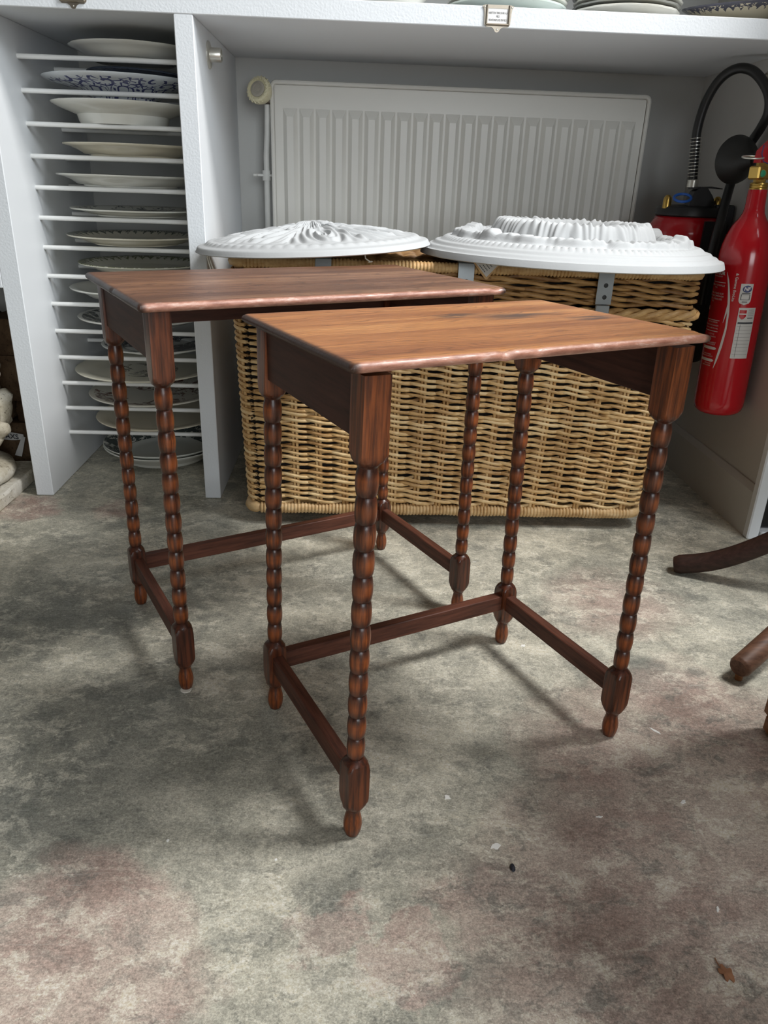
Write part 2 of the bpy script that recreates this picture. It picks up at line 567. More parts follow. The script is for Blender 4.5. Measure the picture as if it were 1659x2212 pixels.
M['leg'] = m_leg()
M['apron'] = m_rail('dark_apron_oak', (0.034, 0.012, 0.008), (0.072, 0.026, 0.017), (0.09, 0.036, 0.024))
M['stretch'] = m_rail('rubbed_stretcher_oak', (0.044, 0.016, 0.010), (0.135, 0.047, 0.028), (0.40, 0.20, 0.12))
M['top_front'] = m_top('honey_oak_top', (0.64, 0.29, 0.092), (0.50, 0.20, 0.060), (0.30, 0.105, 0.033), .2367,
                       stain=[(.10, .035, .085, .030), (.185, -.012, .05, .016), (.02, .06, .05, .012)], cathedral=1.0, dusty=.0)
M['top_rear'] = m_top('faded_oak_top', (0.36, 0.18, 0.092), (0.235, 0.108, 0.056), (0.130, 0.054, 0.030), .29, dusty=.75)
M['apron_y'] = m_rail('dark_apron_oak_end', (0.034, 0.012, 0.008), (0.072, 0.026, 0.017), (0.09, 0.036, 0.024), 'y')
M['stretch_y'] = m_rail('rubbed_stretcher_oak_end', (0.044, 0.016, 0.010), (0.135, 0.047, 0.028), (0.40, 0.20, 0.12), 'y')
M['bent'] = m_rail('bentwood_stain', (0.022, 0.011, 0.008), (0.050, 0.023, 0.017), (0.07, 0.035, 0.025))
M['bent_worn'] = m_rail('worn_bentwood', (0.065, 0.030, 0.018), (0.15, 0.075, 0.045), (0.30, 0.18, 0.12))
M['oakleg'] = m_rail('orange_oak', (0.17, 0.068, 0.024), (0.30, 0.135, 0.050), (0.36, 0.18, 0.08))
M['stone'] = m_stone('weathered_limestone', (0.26, 0.215, 0.15), (0.52, 0.47, 0.37), (0.72, 0.69, 0.62))
M['darkstone'] = m_stone('dark_rubble', (0.030, 0.017, 0.009), (0.075, 0.043, 0.022), (0.14, 0.088, 0.048))
M['leafd'] = simple('dry_leaf', (0.33, 0.15, 0.075), .7, var=.3, vs_=120)
M['fleck'] = simple('chipped_white_paint', (0.88, 0.87, 0.83), .6, var=.03)
M['pebble'] = simple('dark_chip', (0.012, 0.014, 0.025), .5)
M['gap_shade_sheet'] = simple('gap_shade_black', (0.016, 0.012, 0.009), .95)
M['felt'] = simple('white_felt_pad', (0.70, 0.66, 0.58), .8)


# ------------------------------------------------------------------ the room
def struct(name, mb, mat, smooth=30):
    o = mb.build(name, mat, smooth=smooth)
    o['kind'] = 'structure'
    return o


YB = 2.37      # back wall
XR = 0.958     # wall at the right end of the niche
floor = struct('floor', MB().box(-3.1, 2.1, -3.1, 2.55, -0.10, 0.0), M['floor'], 0)
struct('wall_back', MB().box(-3.1, 2.1, YB, 2.50, 0.0, 2.9), M['wall'], 0)
struct('wall_left', MB().box(-3.1, -2.95, -3.0, YB, 0.0, 2.9), M['plaster'], 0)
w = MB().box(-3.1, 1.15, -3.1, 2.50, 2.9, 3.0).box(1.85, 2.1, -3.1, 2.50, 2.9, 3.0)
w.box(1.15, 1.85, -3.1, 0.55, 2.9, 3.0).box(1.15, 1.85, 1.38, 2.50, 2.9, 3.0)
struct('ceiling', w, M['plaster'], 0)     # with a skylight opening
struct('wall_right', MB().box(XR, XR + .14, 1.625, YB, 0.0, 2.9), M['wallr'], 0)
# street wall on the right with a high window, and the glazed shop front behind the camera
w = MB().box(1.9, 2.05, -3.0, 1.625, 0.0, 1.45)
w.box(1.9, 2.05, -3.0, 1.625, 2.65, 2.9).box(1.9, 2.05, -3.0, -0.25, 1.45, 2.65).box(1.9, 2.05, 1.35, 1.625, 1.45, 2.65)
struct('wall_street', w, M['plaster'], 0)
w = MB().box(-2.95, 1.9, -3.1, -2.95, 0.0, 0.40).box(-2.95, 1.9, -3.1, -2.95, 2.5, 2.9)
w.box(-2.95, 0.25, -3.1, -2.95, 0.4, 2.5).box(1.82, 1.9, -3.1, -2.95, 0.4, 2.5)
struct('wall_front', w, M['plaster'], 0)
# baseboard along the niche end wall, with its bevelled top
prof = [(XR, 0.0), (XR - .013, 0.0), (XR - .013, 0.112), (XR - .004, 0.126), (XR, 0.126)]
b = MB()
b.loft([[(x, y, z) for x, z in prof] for y in (1.62, 1.758, YB - .002)], True)
struct('baseboard_right', b, M['wallr'], 20)
# door jamb beyond the end wall and the black door leaf in it
j = MB().box(XR - .0145, XR + .014, 1.596, 1.6195, 0.0, 2.1, .003)
struct('trim_1', j, M['paint_smooth'], 30)
struct('trim_2', MB().box(XR + .016, 1.88, 1.590, 1.620, 0.0, 0.022, .003), M['paint_smooth'], 30)
d = MB().box(XR + .018, 1.88, 1.612, 1.650, 0.024, 2.1, .003)
door = struct('door_1', d, M['blackdoor'])

# paint flecks on the floor: thin irregular chips, parts of the floor
def fleck(x, y, r, seed, el=1.6, a=0.0):
    rr = random.Random(seed)
    n = 11
    ring = []
    for k in range(n):
        th = 2 * pi * k / n
        q = r * (0.55 + .75 * rr.random())
        px, py = q * cos(th) * el, q * sin(th) / el
        ring.append((x + px * cos(a) - py * sin(a), y + px * sin(a) + py * cos(a)))
    MB().loft([[(p, q, 0.0) for p, q in ring], [(p, q, 0.0007) for p, q in ring]], True).build('paint_fleck', M['fleck'], floor, 0)


for i, (x, y, r, el, a) in enumerate(((.135, .772, .0045, 1.0, 0), (.471, .907, .0050, 2.0, -.9), (.187, .690, .0048, 1.3, .6),
                                      (.455, .764, .0036, 1.2, .5), (-.084, .671, .0022, 1, 0), (.312, 1.136, .0045, 1.1, 0.3),
                                      (.333, .738, .0028, 1.7, 0), (.43, .60, .0028, 1.5, 1.2), (-.22, .70, .0020, 1, 0), (.27, 1.46, .002, 2.5, 0))):
    fleck(x, y, r, i + 3, el, a)


# ------------------------------------------------------------------ white shelving unit with a plate rack
YC = 1.79
XA, XB, XC, XD = -0.7935, -0.7515, -0.3714, -0.3329
ZS, ZT = 1.047, 1.084
unit = empty('shelving_unit', (-.56, YC, 0), 0, 'white painted shelving unit with a rack of white rods and a long top shelf', 'shelves')
unit_M = Matrix.Translation((.56, -YC, 0))


def upart(name, mb, mat, smooth=30):
    o = mb.xf(unit_M).build(name, [mat, M['paint_smooth']], unit, smooth)
    for p in o.data.polygons:       # rolled, textured paint on the front edges only
        p.material_index = 0 if p.normal.y < -.9 else 1
    return o


upart('side_panel', MB().box(XA, XB, YC, YB - .002, 0.001, ZS, .0015), M['paint'])
upart('divider', MB().box(XC, XD, YC, YB - .002, 0.001, ZS, .0015), M['paint'])
upart('top_shelf', MB().box(-1.6, XR - .001, YC - .001, YB - .002, ZS, ZT, .0015), M['paint'])
upart('apron_panel', MB().box(-1.6, XA, YC, YC + .03, .506, ZS, .0015), M['paint'])
upart('unseen_shade_shelf', MB().box(-1.6, XR - .001, YC + .02, YB - .002, 1.46, 1.50, .0015), M['paint'])  # unseen board added overhead to keep the back of the top shelf dark
rod_z = [0.981 - 0.0665 * i for i in range(14)]
rodmesh = None
for z in rod_z:
    for y in (1.953, 2.178):
        if rodmesh is None:
            mb = MB().tube([(XB - XC, 0, 0), (0, 0, 0)], .0054, 10)
            o = mb.build('rod', M['rod'], unit)
            rodmesh = o.data
        else:
            o = bpy.data.objects.new('rod', rodmesh)
            COL.objects.link(o)
            o.parent = unit
        o.location = (XC + .56, y - YC, z)

# metal label holders on the shelf edge
def text_mesh(body, size, align='CENTER', bold=0.0, spacing=1.0):
    cu = bpy.data.curves.new('lettering', 'FONT')
    cu.body = body
    cu.size = size
    cu.align_x = align
    cu.align_y = 'CENTER'
    cu.offset = bold
    cu.space_character = spacing
    cu.resolution_u = 3
    ob = bpy.data.objects.new('lettering', cu)
    COL.objects.link(ob)
    dg = bpy.context.evaluated_depsgraph_get()
    dg.update()
    me = ob.evaluated_get(dg).to_mesh()
    v = [tuple(q.co) for q in me.vertices]
    f = [tuple(p.vertices) for p in me.polygons]
    ob.evaluated_get(dg).to_mesh_clear()
    bpy.data.objects.remove(ob)
    bpy.data.curves.remove(cu)
    return v, f


def label_holder(cx, cz, label, lines):
    h = empty('label_holder', (cx, YC - .0015, cz), 0, label, 'label holder', 'metal label holders on the shelf edge')
    # back plate outline with two ears and a pointed tail
    out = [(-.032, .0185), (-.0255, .0205), (.0255, .0205), (.032, .0185), (.0285, .013), (.0275, .006), (.0262, -.0135),
           (.022, -.0172), (.012, -.0175), (.007, -.0205), (.0035, -.0258), (0, -.0270), (-.0035, -.0258), (-.007, -.0205), (-.012, -.0175), (-.022, -.0172), (-.0262, -.0135), (-.0275, .006), (-.0285, .013)]
    mb = MB().loft([[(x, y, z) for x, z in out][::-1] for y in (0.0, -.0016)], True)
    mb.build('back_plate', M['tin'], h, 30)
    fr = MB()
    fr.tube([(-.0225, -.0030, .0195), (-.0225, -.0030, -.0130)], .0022, 8)
    fr.tube([(.0225, -.0030, .0195), (.0225, -.0030, -.0130)], .0022, 8)
    fr.tube([(-.0235, -.0030, -.0135), (.0235, -.0030, -.0135)], .0022, 8)
    fr.box(-.021, .021, -.0026, -.0012, .0140, .0200)
    fr.build('frame', M['tin'], h)
    for x, z in ((-.0278, .0165), (.0278, .0165), (0, -.0218)):
        MB().lathe([(.0018, 0), (.0015, .0007), (.0006, .001)], 8).xf(Matrix.Translation((x, -.0016, z)) @ Matrix.Rotation(pi / 2, 4, 'X')).build('pin', M['nickel'], h)
    c = MB().box(-.0205, .0205, -.0022, -.0016, -.0122, .0142).build('card', M['card'], h, 0)
    c['label'] = 'white printed card'
    if lines:
        mb = MB()
        for s, z, wid in lines:
            v, f = text_mesh(s, .0050, 'CENTER', .00004)
            xs = [p[0] for p in v]
            k = wid / (max(xs) - min(xs))
            mb.add([(p[0] * k, -.0024, p[1] + z) for p in v], f)
        mb.build('printed_text', M['ink'], c, 0)
    return h


label_holder(.278, 1.0655, 'small tin label holder with printed white card on the shelf edge above the radiator',
             [('ASSIETTE EN TERRE DE FER A LA', .0064, .0385), ('PI\u00c8CE', .0004, .0064), ('IRONSTONE PLATES PER PIECE', -.0058, .036)])
label_holder(-.565, 1.0735, 'small tin label holder cut by the top of the picture, above the plate rack', None)

# ------------------------------------------------------------------ plates
def plate_profile(R, H, foot, t=.0045, well=None):
    fr = foot
    wl = well or (R * .80)
    zin = .006
    p = [(0.0005, .003), (fr - .004, .003), (fr - .003, 0), (fr, 0), (fr + .001, .0035)]
    p += [(wl * .5 + fr * .5, max(.0045, H * .16)), (wl, H * (.45 if well else .50)), (R * .9, H * .76), (R - .0015, H - .0035), (R, H - .001), (R - .001, H), (R - .003, H)]
    p += [(R * .9, H * .86 + .0014), (wl + .002, H * .50 + .004), (wl - .012, .0095), (fr, .0075), (0.0005, .0070)]
    return p


def plate(xl, R, z0, H, mat, label, foot=None, cy=2.065, cx=None, tilt=(0, 0), group='plates in the rod rack', name='plate', scallop=0, oval=1.0, well=None):
    cx = xl + R if cx is None else cx
    mb = MB()
    n = 64
    prof = plate_profile(R, H, foot or R * .62, well=well)
    rings = []
    for r, z in prof:
        ring = []
        for j in range(n):
            th = 2 * pi * j / n
            k = 1 + (scallop * abs(sin(th * 6)) ** .6 - scallop) * (max(0, (r / R - .6)) / .4 if scallop else 0)
            ring.append((r * k * cos(th), r * k * sin(th) * oval, z))
        rings.append(ring)
    mb.loft(rings, True)
    o = mb.build(name, mat, None, 50)
    o.location = (cx, cy, z0)
    o.rotation_euler = (tilt[0], tilt[1], random.uniform(0, 6) if not scallop else 0)
    return tag(o, label, 'plate' if name == 'plate' else 'dish', group)


PW = m_plate('white_glaze', (0.74, 0.74, 0.69))
PC = m_plate('cream_glaze', (0.72, 0.67, 0.54))
P6 = m_plate('dark_motif_glaze', (0.72, 0.72, 0.66), (0.030, 0.036, 0.045), 'floral', (.05, .98), .16, .56, 26)
P7 = m_plate('green_lace_glaze', (0.74, 0.70, 0.58), (0.035, 0.050, 0.035), 'border', (.5, 1.0), .165, .5, 40)
P8 = m_plate('olive_border_glaze', (0.72, 0.71, 0.62), (0.075, 0.085, 0.025), 'border', (.4, 1.0), .16, .5, 40)
P10 = m_plate('grey_floral_glaze', (0.72, 0.72, 0.68), (0.022, 0.028, 0.030), 'floral', (.55, .97), .16, .48, 30)
P11 = m_plate('ink_floral_glaze', (0.70, 0.71, 0.69), (0.010, 0.014, 0.024), 'floral', (.10, .93), .15, .42, 34)
P12 = m_plate('centre_motif_glaze', (0.72, 0.69, 0.57), (0.06, 0.055, 0.035), 'floral', (.0, .45), .18, .5, 30)
P13 = m_plate('brown_floral_glaze', (0.73, 0.71, 0.64), (0.10, 0.032, 0.018), 'floral', (.25, .95), .165, .50, 22)
P15 = m_plate('dark_leaf_glaze', (0.70, 0.71, 0.66), (0.012, 0.024, 0.024), 'floral', (.68, .96), .17, .45, 24)
PB = m_plate('blue_scroll_glaze', (0.66, 0.70, 0.74), (0.008, 0.012, 0.10), 'scroll', (.3, .985), .17, .5, 16, under=True)
PBg = m_plate('slate_blue_glaze', (0.10, 0.12, 0.16))
RZ = [z + .0056 for z in rod_z]
plate(-.669, .145, RZ[0], .031, PW, 'plain white plate with a wavy rim on the topmost rods of the rack', scallop=.02)
plate(-.733, .180, RZ[1] - .012, .044, PB, 'blue and white scroll-patterned deep dish on the second rods of the rack', foot=.072, name='dish', cx=-.556, well=.098)
plate(-.66, .135, RZ[1] + .033, .014, PBg, 'dark blue-grey plate lying on the blue and white scroll dish', cx=-.52, cy=2.13, foot=.07, tilt=(0, .06))
plate(-.715, .160, RZ[2], .046, PW, 'white deep soup plate with a wide flaring rim on the third rods', foot=.098, cy=2.04, well=.105)
plate(-.708, .166, RZ[3], .027, PC, 'plain cream stained plate on the fourth rods of the rack')
plate(-.732, .172, RZ[4], .027, PW, 'plain white shallow plate on the fifth rods, below the cream one', foot=.11)
plate(-.709, .162, RZ[5], .018, P6, 'white plate with black plant motif in the middle, on the sixth rods')
plate(-.725, .166, RZ[6], .023, P7, 'cream plate with dark lace border on the seventh rods')
plate(-.706, .160, RZ[7], .024, P8, 'white plate with olive green border just above the rear table top')
plate(-.734, .170, RZ[8], .029, PW, 'white plate peeping out left of the rear table corner')
plate(-.723, .166, RZ[9], .023, P10, 'white plate with grey flower rim, left of the rear table apron')
plate(-.672, .148, RZ[10], .018, P11, 'plate covered with dark blue-black flowers behind the rear table leg', well=.105)
plate(-.746, .183, RZ[11], .019, P12, 'wide cream plate with a small motif in its middle, third rods from below')
plate(-.719, .170, RZ[12], .020, P13, 'white plate with brown flower sprays, second rods from below')
plate(-.708, .166, RZ[13], .020, PC, 'plain cream plate on the lowest rods of the rack')
g = 'two bowls stacked on the floor under the rack'
plate(-.706, .166, .0005, .050, PW, 'plain white bowl on the floor under the rack, lower of two', foot=.085, cy=2.09, group=g, well=.13)
plate(-.706, .165, .0130, .046, P15, 'bowl with dark leaf border on the floor under the rack, upper of two', foot=.085, cy=2.09, group=g, well=.13)

# stacks on the top shelf
def stack(cx, R, mats, H, step, group, labels, scallop=0, cy=None, foot=None):
    cy = YC + R + .012 if cy is None else cy
    for k, (m, l) in enumerate(zip(mats, labels)):
        plate(0, R * (1 - .006 * (k % 2)), ZT + .0004 + k * step, H, m, l, cx=cx + .002 * (k % 3 - 1), cy=cy, foot=foot or R * .6, group=group, scallop=scallop)


MINT = m_plate('mint_white_glaze', (0.66, 0.74, 0.70))
GREYP = m_plate('grey_glaze', (0.30, 0.31, 0.29))
stack(.055, .098, [PW, PW, PW], .034, .0125, 'white bowls on the top shelf', ['white bowl on the top shelf, bottom one of the leftmost stack', 'white bowl second from the bottom of the leftmost top shelf stack', 'white bowl uppermost in the leftmost top shelf stack'], foot=.05)
stack(.318, .130, [MINT, PW, MINT, PC, PW], .021, .0095, 'stacked plates above the label holder',
      ['pale mint plate at the bottom of the stack above the label holder', 'white plate second from the bottom above the label holder', 'pale mint plate in the middle of the stack above the label holder', 'cream plate fourth from the bottom above the label holder', 'white plate on top of the stack above the label holder'])
stack(.575, .115, [PW, GREYP, PW, GREYP, PW, GREYP], .019, .0095, 'scalloped plates on the top shelf',
      ['white scalloped plate at the bottom of the third top shelf stack', 'grey scalloped plate second from the bottom of the third top shelf stack', 'white scalloped plate third from the bottom of the third top shelf stack', 'grey scalloped plate fourth from the bottom of the third top shelf stack', 'white scalloped plate next to the top of the third top shelf stack', 'grey scalloped plate on top of the third top shelf stack'], scallop=.03)
PO = m_plate('cream_navy_edge_glaze', (0.66, 0.60, 0.45), (0.012, 0.016, 0.045), 'border', (.8, 1.0), .124, .4, 34, under=True)
plate(0, .122, ZT + .0075, .038, PO, 'cream bowl with navy patterned rim, tilted at the right end of the top shelf', cx=.829, cy=1.9185, foot=.05, tilt=(.0, -.12), name='dish', group='dishes on the top shelf', well=.09)

# ------------------------------------------------------------------ rail sockets on the niche walls
def socket(x, sgn, label):
    e = empty('rail_socket', (x, 1.949, .998), 0, label, 'rail socket', 'rail sockets on the niche walls')
    Mx = Matrix.Rotation(sgn * pi / 2, 4, 'Y')
    MB().lathe([(.0275, 0), (.0275, .0025), (.0245, .0045), (.012, .0050)], 32).xf(Mx).build('flange', M['nickel'], e)
    MB().lathe([(.0145, .004), (.0145, .027), (.0135, .029), (.0115, .029), (.0115, .020)], 28).xf(Mx).build('cup', M['nickel'], e)


socket(XD, 1, 'nickel rail socket on the divider above the radiator valve')
socket(XR, -1, 'nickel rail socket on the end wall at the right edge')

# ------------------------------------------------------------------ radiator
YR = 2.262
rad = empty('radiator', (.27, YR, .42), 0, 'white panel radiator with vertical flutes on the niche wall', 'radiator')
X0, X1, Z0, Z1 = -.226 - .27, .775 - .27, .14 - .42, .982 - .42
fl = MB()
fl.box(X0, X1, 0, .055, Z0, Z1, .006)
fl.build('panel_body', M['rad'], rad)
lip = MB()
pts = []
rc = .012
for cx_, cz_, a0 in ((X1 - rc, Z1 - rc, 0), (X0 + rc, Z1 - rc, 90), (X0 + rc, Z0 + rc, 180), (X1 - rc, Z0 + rc, 270)):
    for k in range(5):
        a = radians(a0 + k * 22.5)
        pts.append((cx_ + rc * cos(a), -.004, cz_ + rc * sin(a)))
lip.tube(pts, .0055, 8, closed=True)
lip.build('edge_lip', M['rad'], rad)
nr = 22
pitch = (X1 - X0 - .05) / nr
flm = None
for k in range(nr):
    if flm is None:
        hw, tw, dp = pitch * .45, pitch * .20, .011
        zt, zb = Z1 - .058, Z0 + .05
        v = [(-hw, 0, zb), (hw, 0, zb), (tw, -dp, zb + .02), (-tw, -dp, zb + .02), (-hw, 0, zt), (hw, 0, zt), (tw, -dp, zt - .022), (-tw, -dp, zt - .022)]
        fcs = [(0, 1, 2, 3), (3, 2, 6, 7), (7, 6, 5, 4), (0, 3, 7, 4), (1, 5, 6, 2), (0, 4, 5, 1)]
        o = MB().add(v, fcs).build('flute', M['rad'], rad, 20)
        flm = o.data
    else:
        o = bpy.data.objects.new('flute', flm)
        COL.objects.link(o)
        o.parent = rad
    o.location = (X0 + .025 + pitch * (k + .5), .0005, 0)
# valve, supply pipe and clip at the left end
vx, vz = -.256 - .27, .956 - .42
MB().box(-.250 - .27, -.226 - .27 + .004, -.003, .03, vz - .026, vz + .016, .004).build('valve_nut', M['bronze'], rad)
vd = Vector((-.38, -.88, .28)).normalized()
vq = Vector((0, 0, 1)).rotation_difference(vd).to_matrix().to_4x4()
VM = Matrix.Translation((vx + .004, -.005, vz)) @ vq
hd = MB().lathe([(.012, -.012), (.026, -.008), (.0315, .004), (.0335, .014), (.031, .022), (.026, .024), (.0245, .020), (.019, .020)], 40).xf(VM)
vh = hd.build('thermostat_head', M['ivory'], rad)
fn = MB()
for k in range(20):
    a = 2 * pi * k / 20
    p0 = Vector((.0245 * cos(a), .0245 * sin(a), .0235))
    p1 = Vector((.0340 * cos(a + .42), .0340 * sin(a + .42), .017))
    fn.tube([p0, (p0 + p1) / 2 + Vector((0, 0, .002)), p1], .0016, 5)
fn.xf(VM).build('grip_fin', M['ivory'], vh)
MB().lathe([(.0195, .019), (.0195, .0235), (.018, .0245), (.0125, .0245), (.0120, .0225), (.006, .0225), (.0055, .0245), (.0005, .025)], 32).xf(VM).build('dial_face', simple('dial_grey', (0.42, 0.39, 0.33), .45), vh)
pp = [(-.240 - .27, .012, vz - .02), (-.241 - .27, .016, vz - .05), (-.243 - .27, .022, vz - .09), (-.248 - .27, .028, vz - .15), (-.249 - .27, .03, .45 - .42 + .1), (-.249 - .27, .03, -.418)]
MB().tube(pp, .0080, 12).build('supply_pipe', M['pipe'], rad)
cl = MB().box(-.275 - .27, -.232 - .27, .022, .046, .755 - .42, .762 - .42, .002)
cl.lathe([(.0115, .745 - .42), (.0115, .771 - .42)], 16, -.249 - .27, .03)
cl.tube([(-.27 - .27, .03, .758 - .42), (-.285 - .27, .03, .758 - .42)], .004, 8)
cl.tube([(-.249 - .27, .04, .758 - .42), (-.249 - .27, .1068, .758 - .42)], .004, 6)
cl.build('pipe_clip', M['pipe'], rad)
for bx in (X0 + .18, X1 - .18):
    MB().box(bx - .02, bx + .02, .054, YB - YR - .0005, Z0 + .05, Z1 - .10, .003).build('wall_bracket', M['pipe'], rad)

# ------------------------------------------------------------------ wicker hamper
BX0, BX1, BY0, BY1 = -.258, .738, 1.640, 2.145
bas = empty('wicker_hamper', (.24, 1.89, 0), 0, 'large straw-coloured wicker hamper with metal hasps, standing under the radiator', 'basket')
BM = Matrix.Translation((-.24, -1.89, 0))


def rect_at(z):
    t_ = min(1.0, max(0.0, (z - .02) / .48))
    return (-.238 + t_ * (-.016), .690 + t_ * .044, 1.648 - t_ * .006, 2.130 + t_ * .012)


def ring_points(x0, x1, y0, y1, rc=.028, step=.0075):
    """points of a rounded rectangle, front side first, with outward normals and arc length"""
    out = []
    segs = [((x0 + rc, y0), (x1 - rc, y0), (0, -1)), ((x1, y0 + rc), (x1, y1 - rc), (1, 0)), ((x1 - rc, y1), (x0 + rc, y1), (0, 1)), ((x0, y1 - rc), (x0, y0 + rc), (-1, 0))]
    cor = [((x1 - rc, y0 + rc), -90), ((x1 - rc, y1 - rc), 0), ((x0 + rc, y1 - rc), 90), ((x0 + rc, y0 + rc), 180)]
    s = 0.0
    for i, (a, b_, nn) in enumerate(segs):
        L = hypot(b_[0] - a[0], b_[1] - a[1])
        st = step if i != 2 else step * 2
        n = max(2, int(L / st))
        for k in range(n):
            u = k / n
            out.append((a[0] + (b_[0] - a[0]) * u, a[1] + (b_[1] - a[1]) * u, nn[0], nn[1], s + L * u))
        s += L
        c, a0 = cor[i]
        m = 5
        for k in range(m):
            th = radians(a0 + 90 * k / m)
            out.append((c[0] + rc * cos(th), c[1] + rc * sin(th), cos(th), sin(th), s + rc * radians(90) * k / m))
        s += rc * pi / 2
    return out, s


SP = .0575   # distance between stakes


nw0_ = round(ring_points(*rect_at(.28))[1] / SP / 2) * 2


def weaver(z, par, amp, rt, slope, mat, rect, seed, rz=.85, name='weaver', pitch_=SP):
    rr = random.Random(seed)
    pts, L = ring_points(*rect)
    nw = nw0_ if pitch_ == SP else round(L / pitch_ / 2) * 2
    P_, Rr = [], []
    o1, o2 = rr.uniform(0, 6), rr.uniform(0, 6)
    for (x, y, nx, ny, s) in pts:
        ph = pi * s / L * nw + par * pi
        w_ = sin(ph)
        w_ = math.copysign(abs(w_) ** .8, w_)
        a = amp * w_
        zz = z + slope * sin(ph * 1.0 + pi / 2) * 1.0 + .0016 * sin(s * 9 + o1) + .0009 * sin(s * 31 + o2)
        P_.append(Vector((x + nx * a, y + ny * a, zz)))
        Rr.append(rt * (1 + .10 * sin(s * 7 + o2) + .06 * sin(s * 23 + o1)))
    mb = MB()
    mb.tube(P_, Rr, 6, closed=True)
    return mb.xf(BM).build(name, mat, bas, 60)


z = .060
row = 0
zs = []
while z < .498:
    if z < .140:
        zs.append((z, .0052, .0042, .0040, .0072))
    elif .258 < z < .280:
        zs.append((z, .0050, .0040, .0030, .0056))
    else:
        zs.append((z, .0056, .0039, .0040, .0067))
    z += zs[-1][4]
for row, (z, amp, rt, slope, _) in enumerate(zs):
    weaver(z, row % 2, amp, rt, slope, M['straw'], rect_at(z), row)
# stakes, in pairs, standing where the weavers cross them
def ring_at(rect, u):
    pts, L = ring_points(*rect)
    s_ = u * L
    best = min(pts, key=lambda q: abs(q[4] - s_))
    return best


nw0 = round(ring_points(*rect_at(.28))[1] / SP / 2) * 2
for k in range(nw0):
    u = (k + .5) / nw0
    lo, hi = ring_at(rect_at(.05), u), ring_at(rect_at(.51), u)
    if lo[3] > .5:      # none of the far side can be seen
        continue
    tx, ty = -hi[3], hi[2]
    for q in (-.0040, .0040):
        pa = Vector((lo[0] + tx * q, lo[1] + ty * q, .05))
        pb = Vector((hi[0] + tx * q, hi[1] + ty * q, .508))
        MB().tube([pa, (pa + pb) / 2, pb], .0038, 6).xf(BM).build('stake', M['straw'], bas, 60)


def wrapped_rim(rect, z, rad_, pitch_, mat, name, amp=.30, twist=0.0):
    """a thick border rod wound with cane: the windings are rings of real relief"""
    pts, L = ring_points(*rect, rc=.024, step=pitch_ / 5)
    P_, Rr = [], []
    for (x, y, nx, ny, s) in pts:
        P_.append(Vector((x, y, z)))
        q = abs(sin(pi * s / pitch_ + .35 * sin(s * 19)))
        Rr.append(rad_ * (1 - amp + amp * 1.15 * q ** .5) * (1 + .05 * sin(s * 41) + .03 * sin(s * 97)))
    o = MB().tube(P_, Rr, 8, closed=True).xf(BM).build(name, mat, bas, 60)
    return o


tag(wrapped_rim(rect_at(.04), .041, .0138, .0080, M['cane'], 'base_border'), kind='stuff')
LR = (-.256, .736, 1.643, 2.142)
# rope border at the top of the body: three twisted strands
for k in range(3):
    pts, L = ring_points(LR[0] - .002, LR[1] + .004, LR[2] - .002, LR[3], rc=.026)
    P_ = [Vector((x + nx * .0065 * cos(s * 60 + k * 2.094), y + ny * .0065 * cos(s * 60 + k * 2.094), .511 + .0065 * sin(s * 60 + k * 2.094))) for x, y, nx, ny, s in pts]
    MB().tube(P_, .0068, 6, closed=True).xf(BM).build('border_strand', M['straw'], bas, 60)
# lid: coarser twisted weavers, wrapped rim, woven top
for row, z in enumerate((.5300, .5362, .5424, .5486, .5548, .5610, .5672, .5734, .5790)):
    weaver(z, row % 2, .0046, .0042, .0040, M['straw_dark'], LR, 100 + row, name='lid_weaver', pitch_=.075)
tag(wrapped_rim(LR, .5935, .0115, .0076, M['cane_dark'], 'lid_rim'), kind='stuff')
lt = MB()
for k in range(36):
    y = LR[2] + .012 + (LR[3] - LR[2] - .024) * k / 35
    P_ = [(LR[0] + .01 + (LR[1] - LR[0] - .02) * q / 60, y, .5915 + .0035 * sin(q * pi / 2 + k * pi)) for q in range(61)]
    lt.tube(P_, .0062, 5)
tag(lt.xf(BM).build('lid_top', M['straw_dark'], bas, 60), kind='stuff')
MB().box(-.225, .68, 1.665, 2.115, .045, .056, .002).xf(BM).build('base_board', M['straw_dark'], bas)
for x in (-.20, .655):
    for y in (1.76, 2.09):
        MB().box(x - .02, x + .02, y - .015, y + .015, .0005, .046, .003).xf(BM).build('foot', M['black'], bas)  # feet painted black to stand in for the shade under the hamper
# dark sheets added inside body and lid to paint shade into the gaps
ln_ = MB()
b0, b1 = rect_at(.06), rect_at(.50)
for (xa, xb_, ya, yb_) in ((0, 0, 0, 1), (1, 1, 0, 1), (0, 1, 0, 0), (0, 1, 1, 1)):
    def pt(bx, ix, iy, z):
        return (bx[ix] + (.014 if ix == 0 else -.014), bx[2 + iy] + (.014 if iy == 0 else -.014), z)
    q = [pt(b0, xa, ya, .058), pt(b0, xb_, yb_, .058), pt(b1, xb_, yb_, .50), pt(b1, xa, ya, .50)]
    ln_.add(q, [(0, 1, 2, 3)])
ln_.xf(BM).build('gap_shade_sheet', M['gap_shade_sheet'], bas, 0)
MB().box(LR[0] + .016, LR[1] - .016, LR[2] + .016, LR[3] - .016, .527, .583).xf(BM).build('lid_shade_box', M['gap_shade_sheet'], bas, 0)
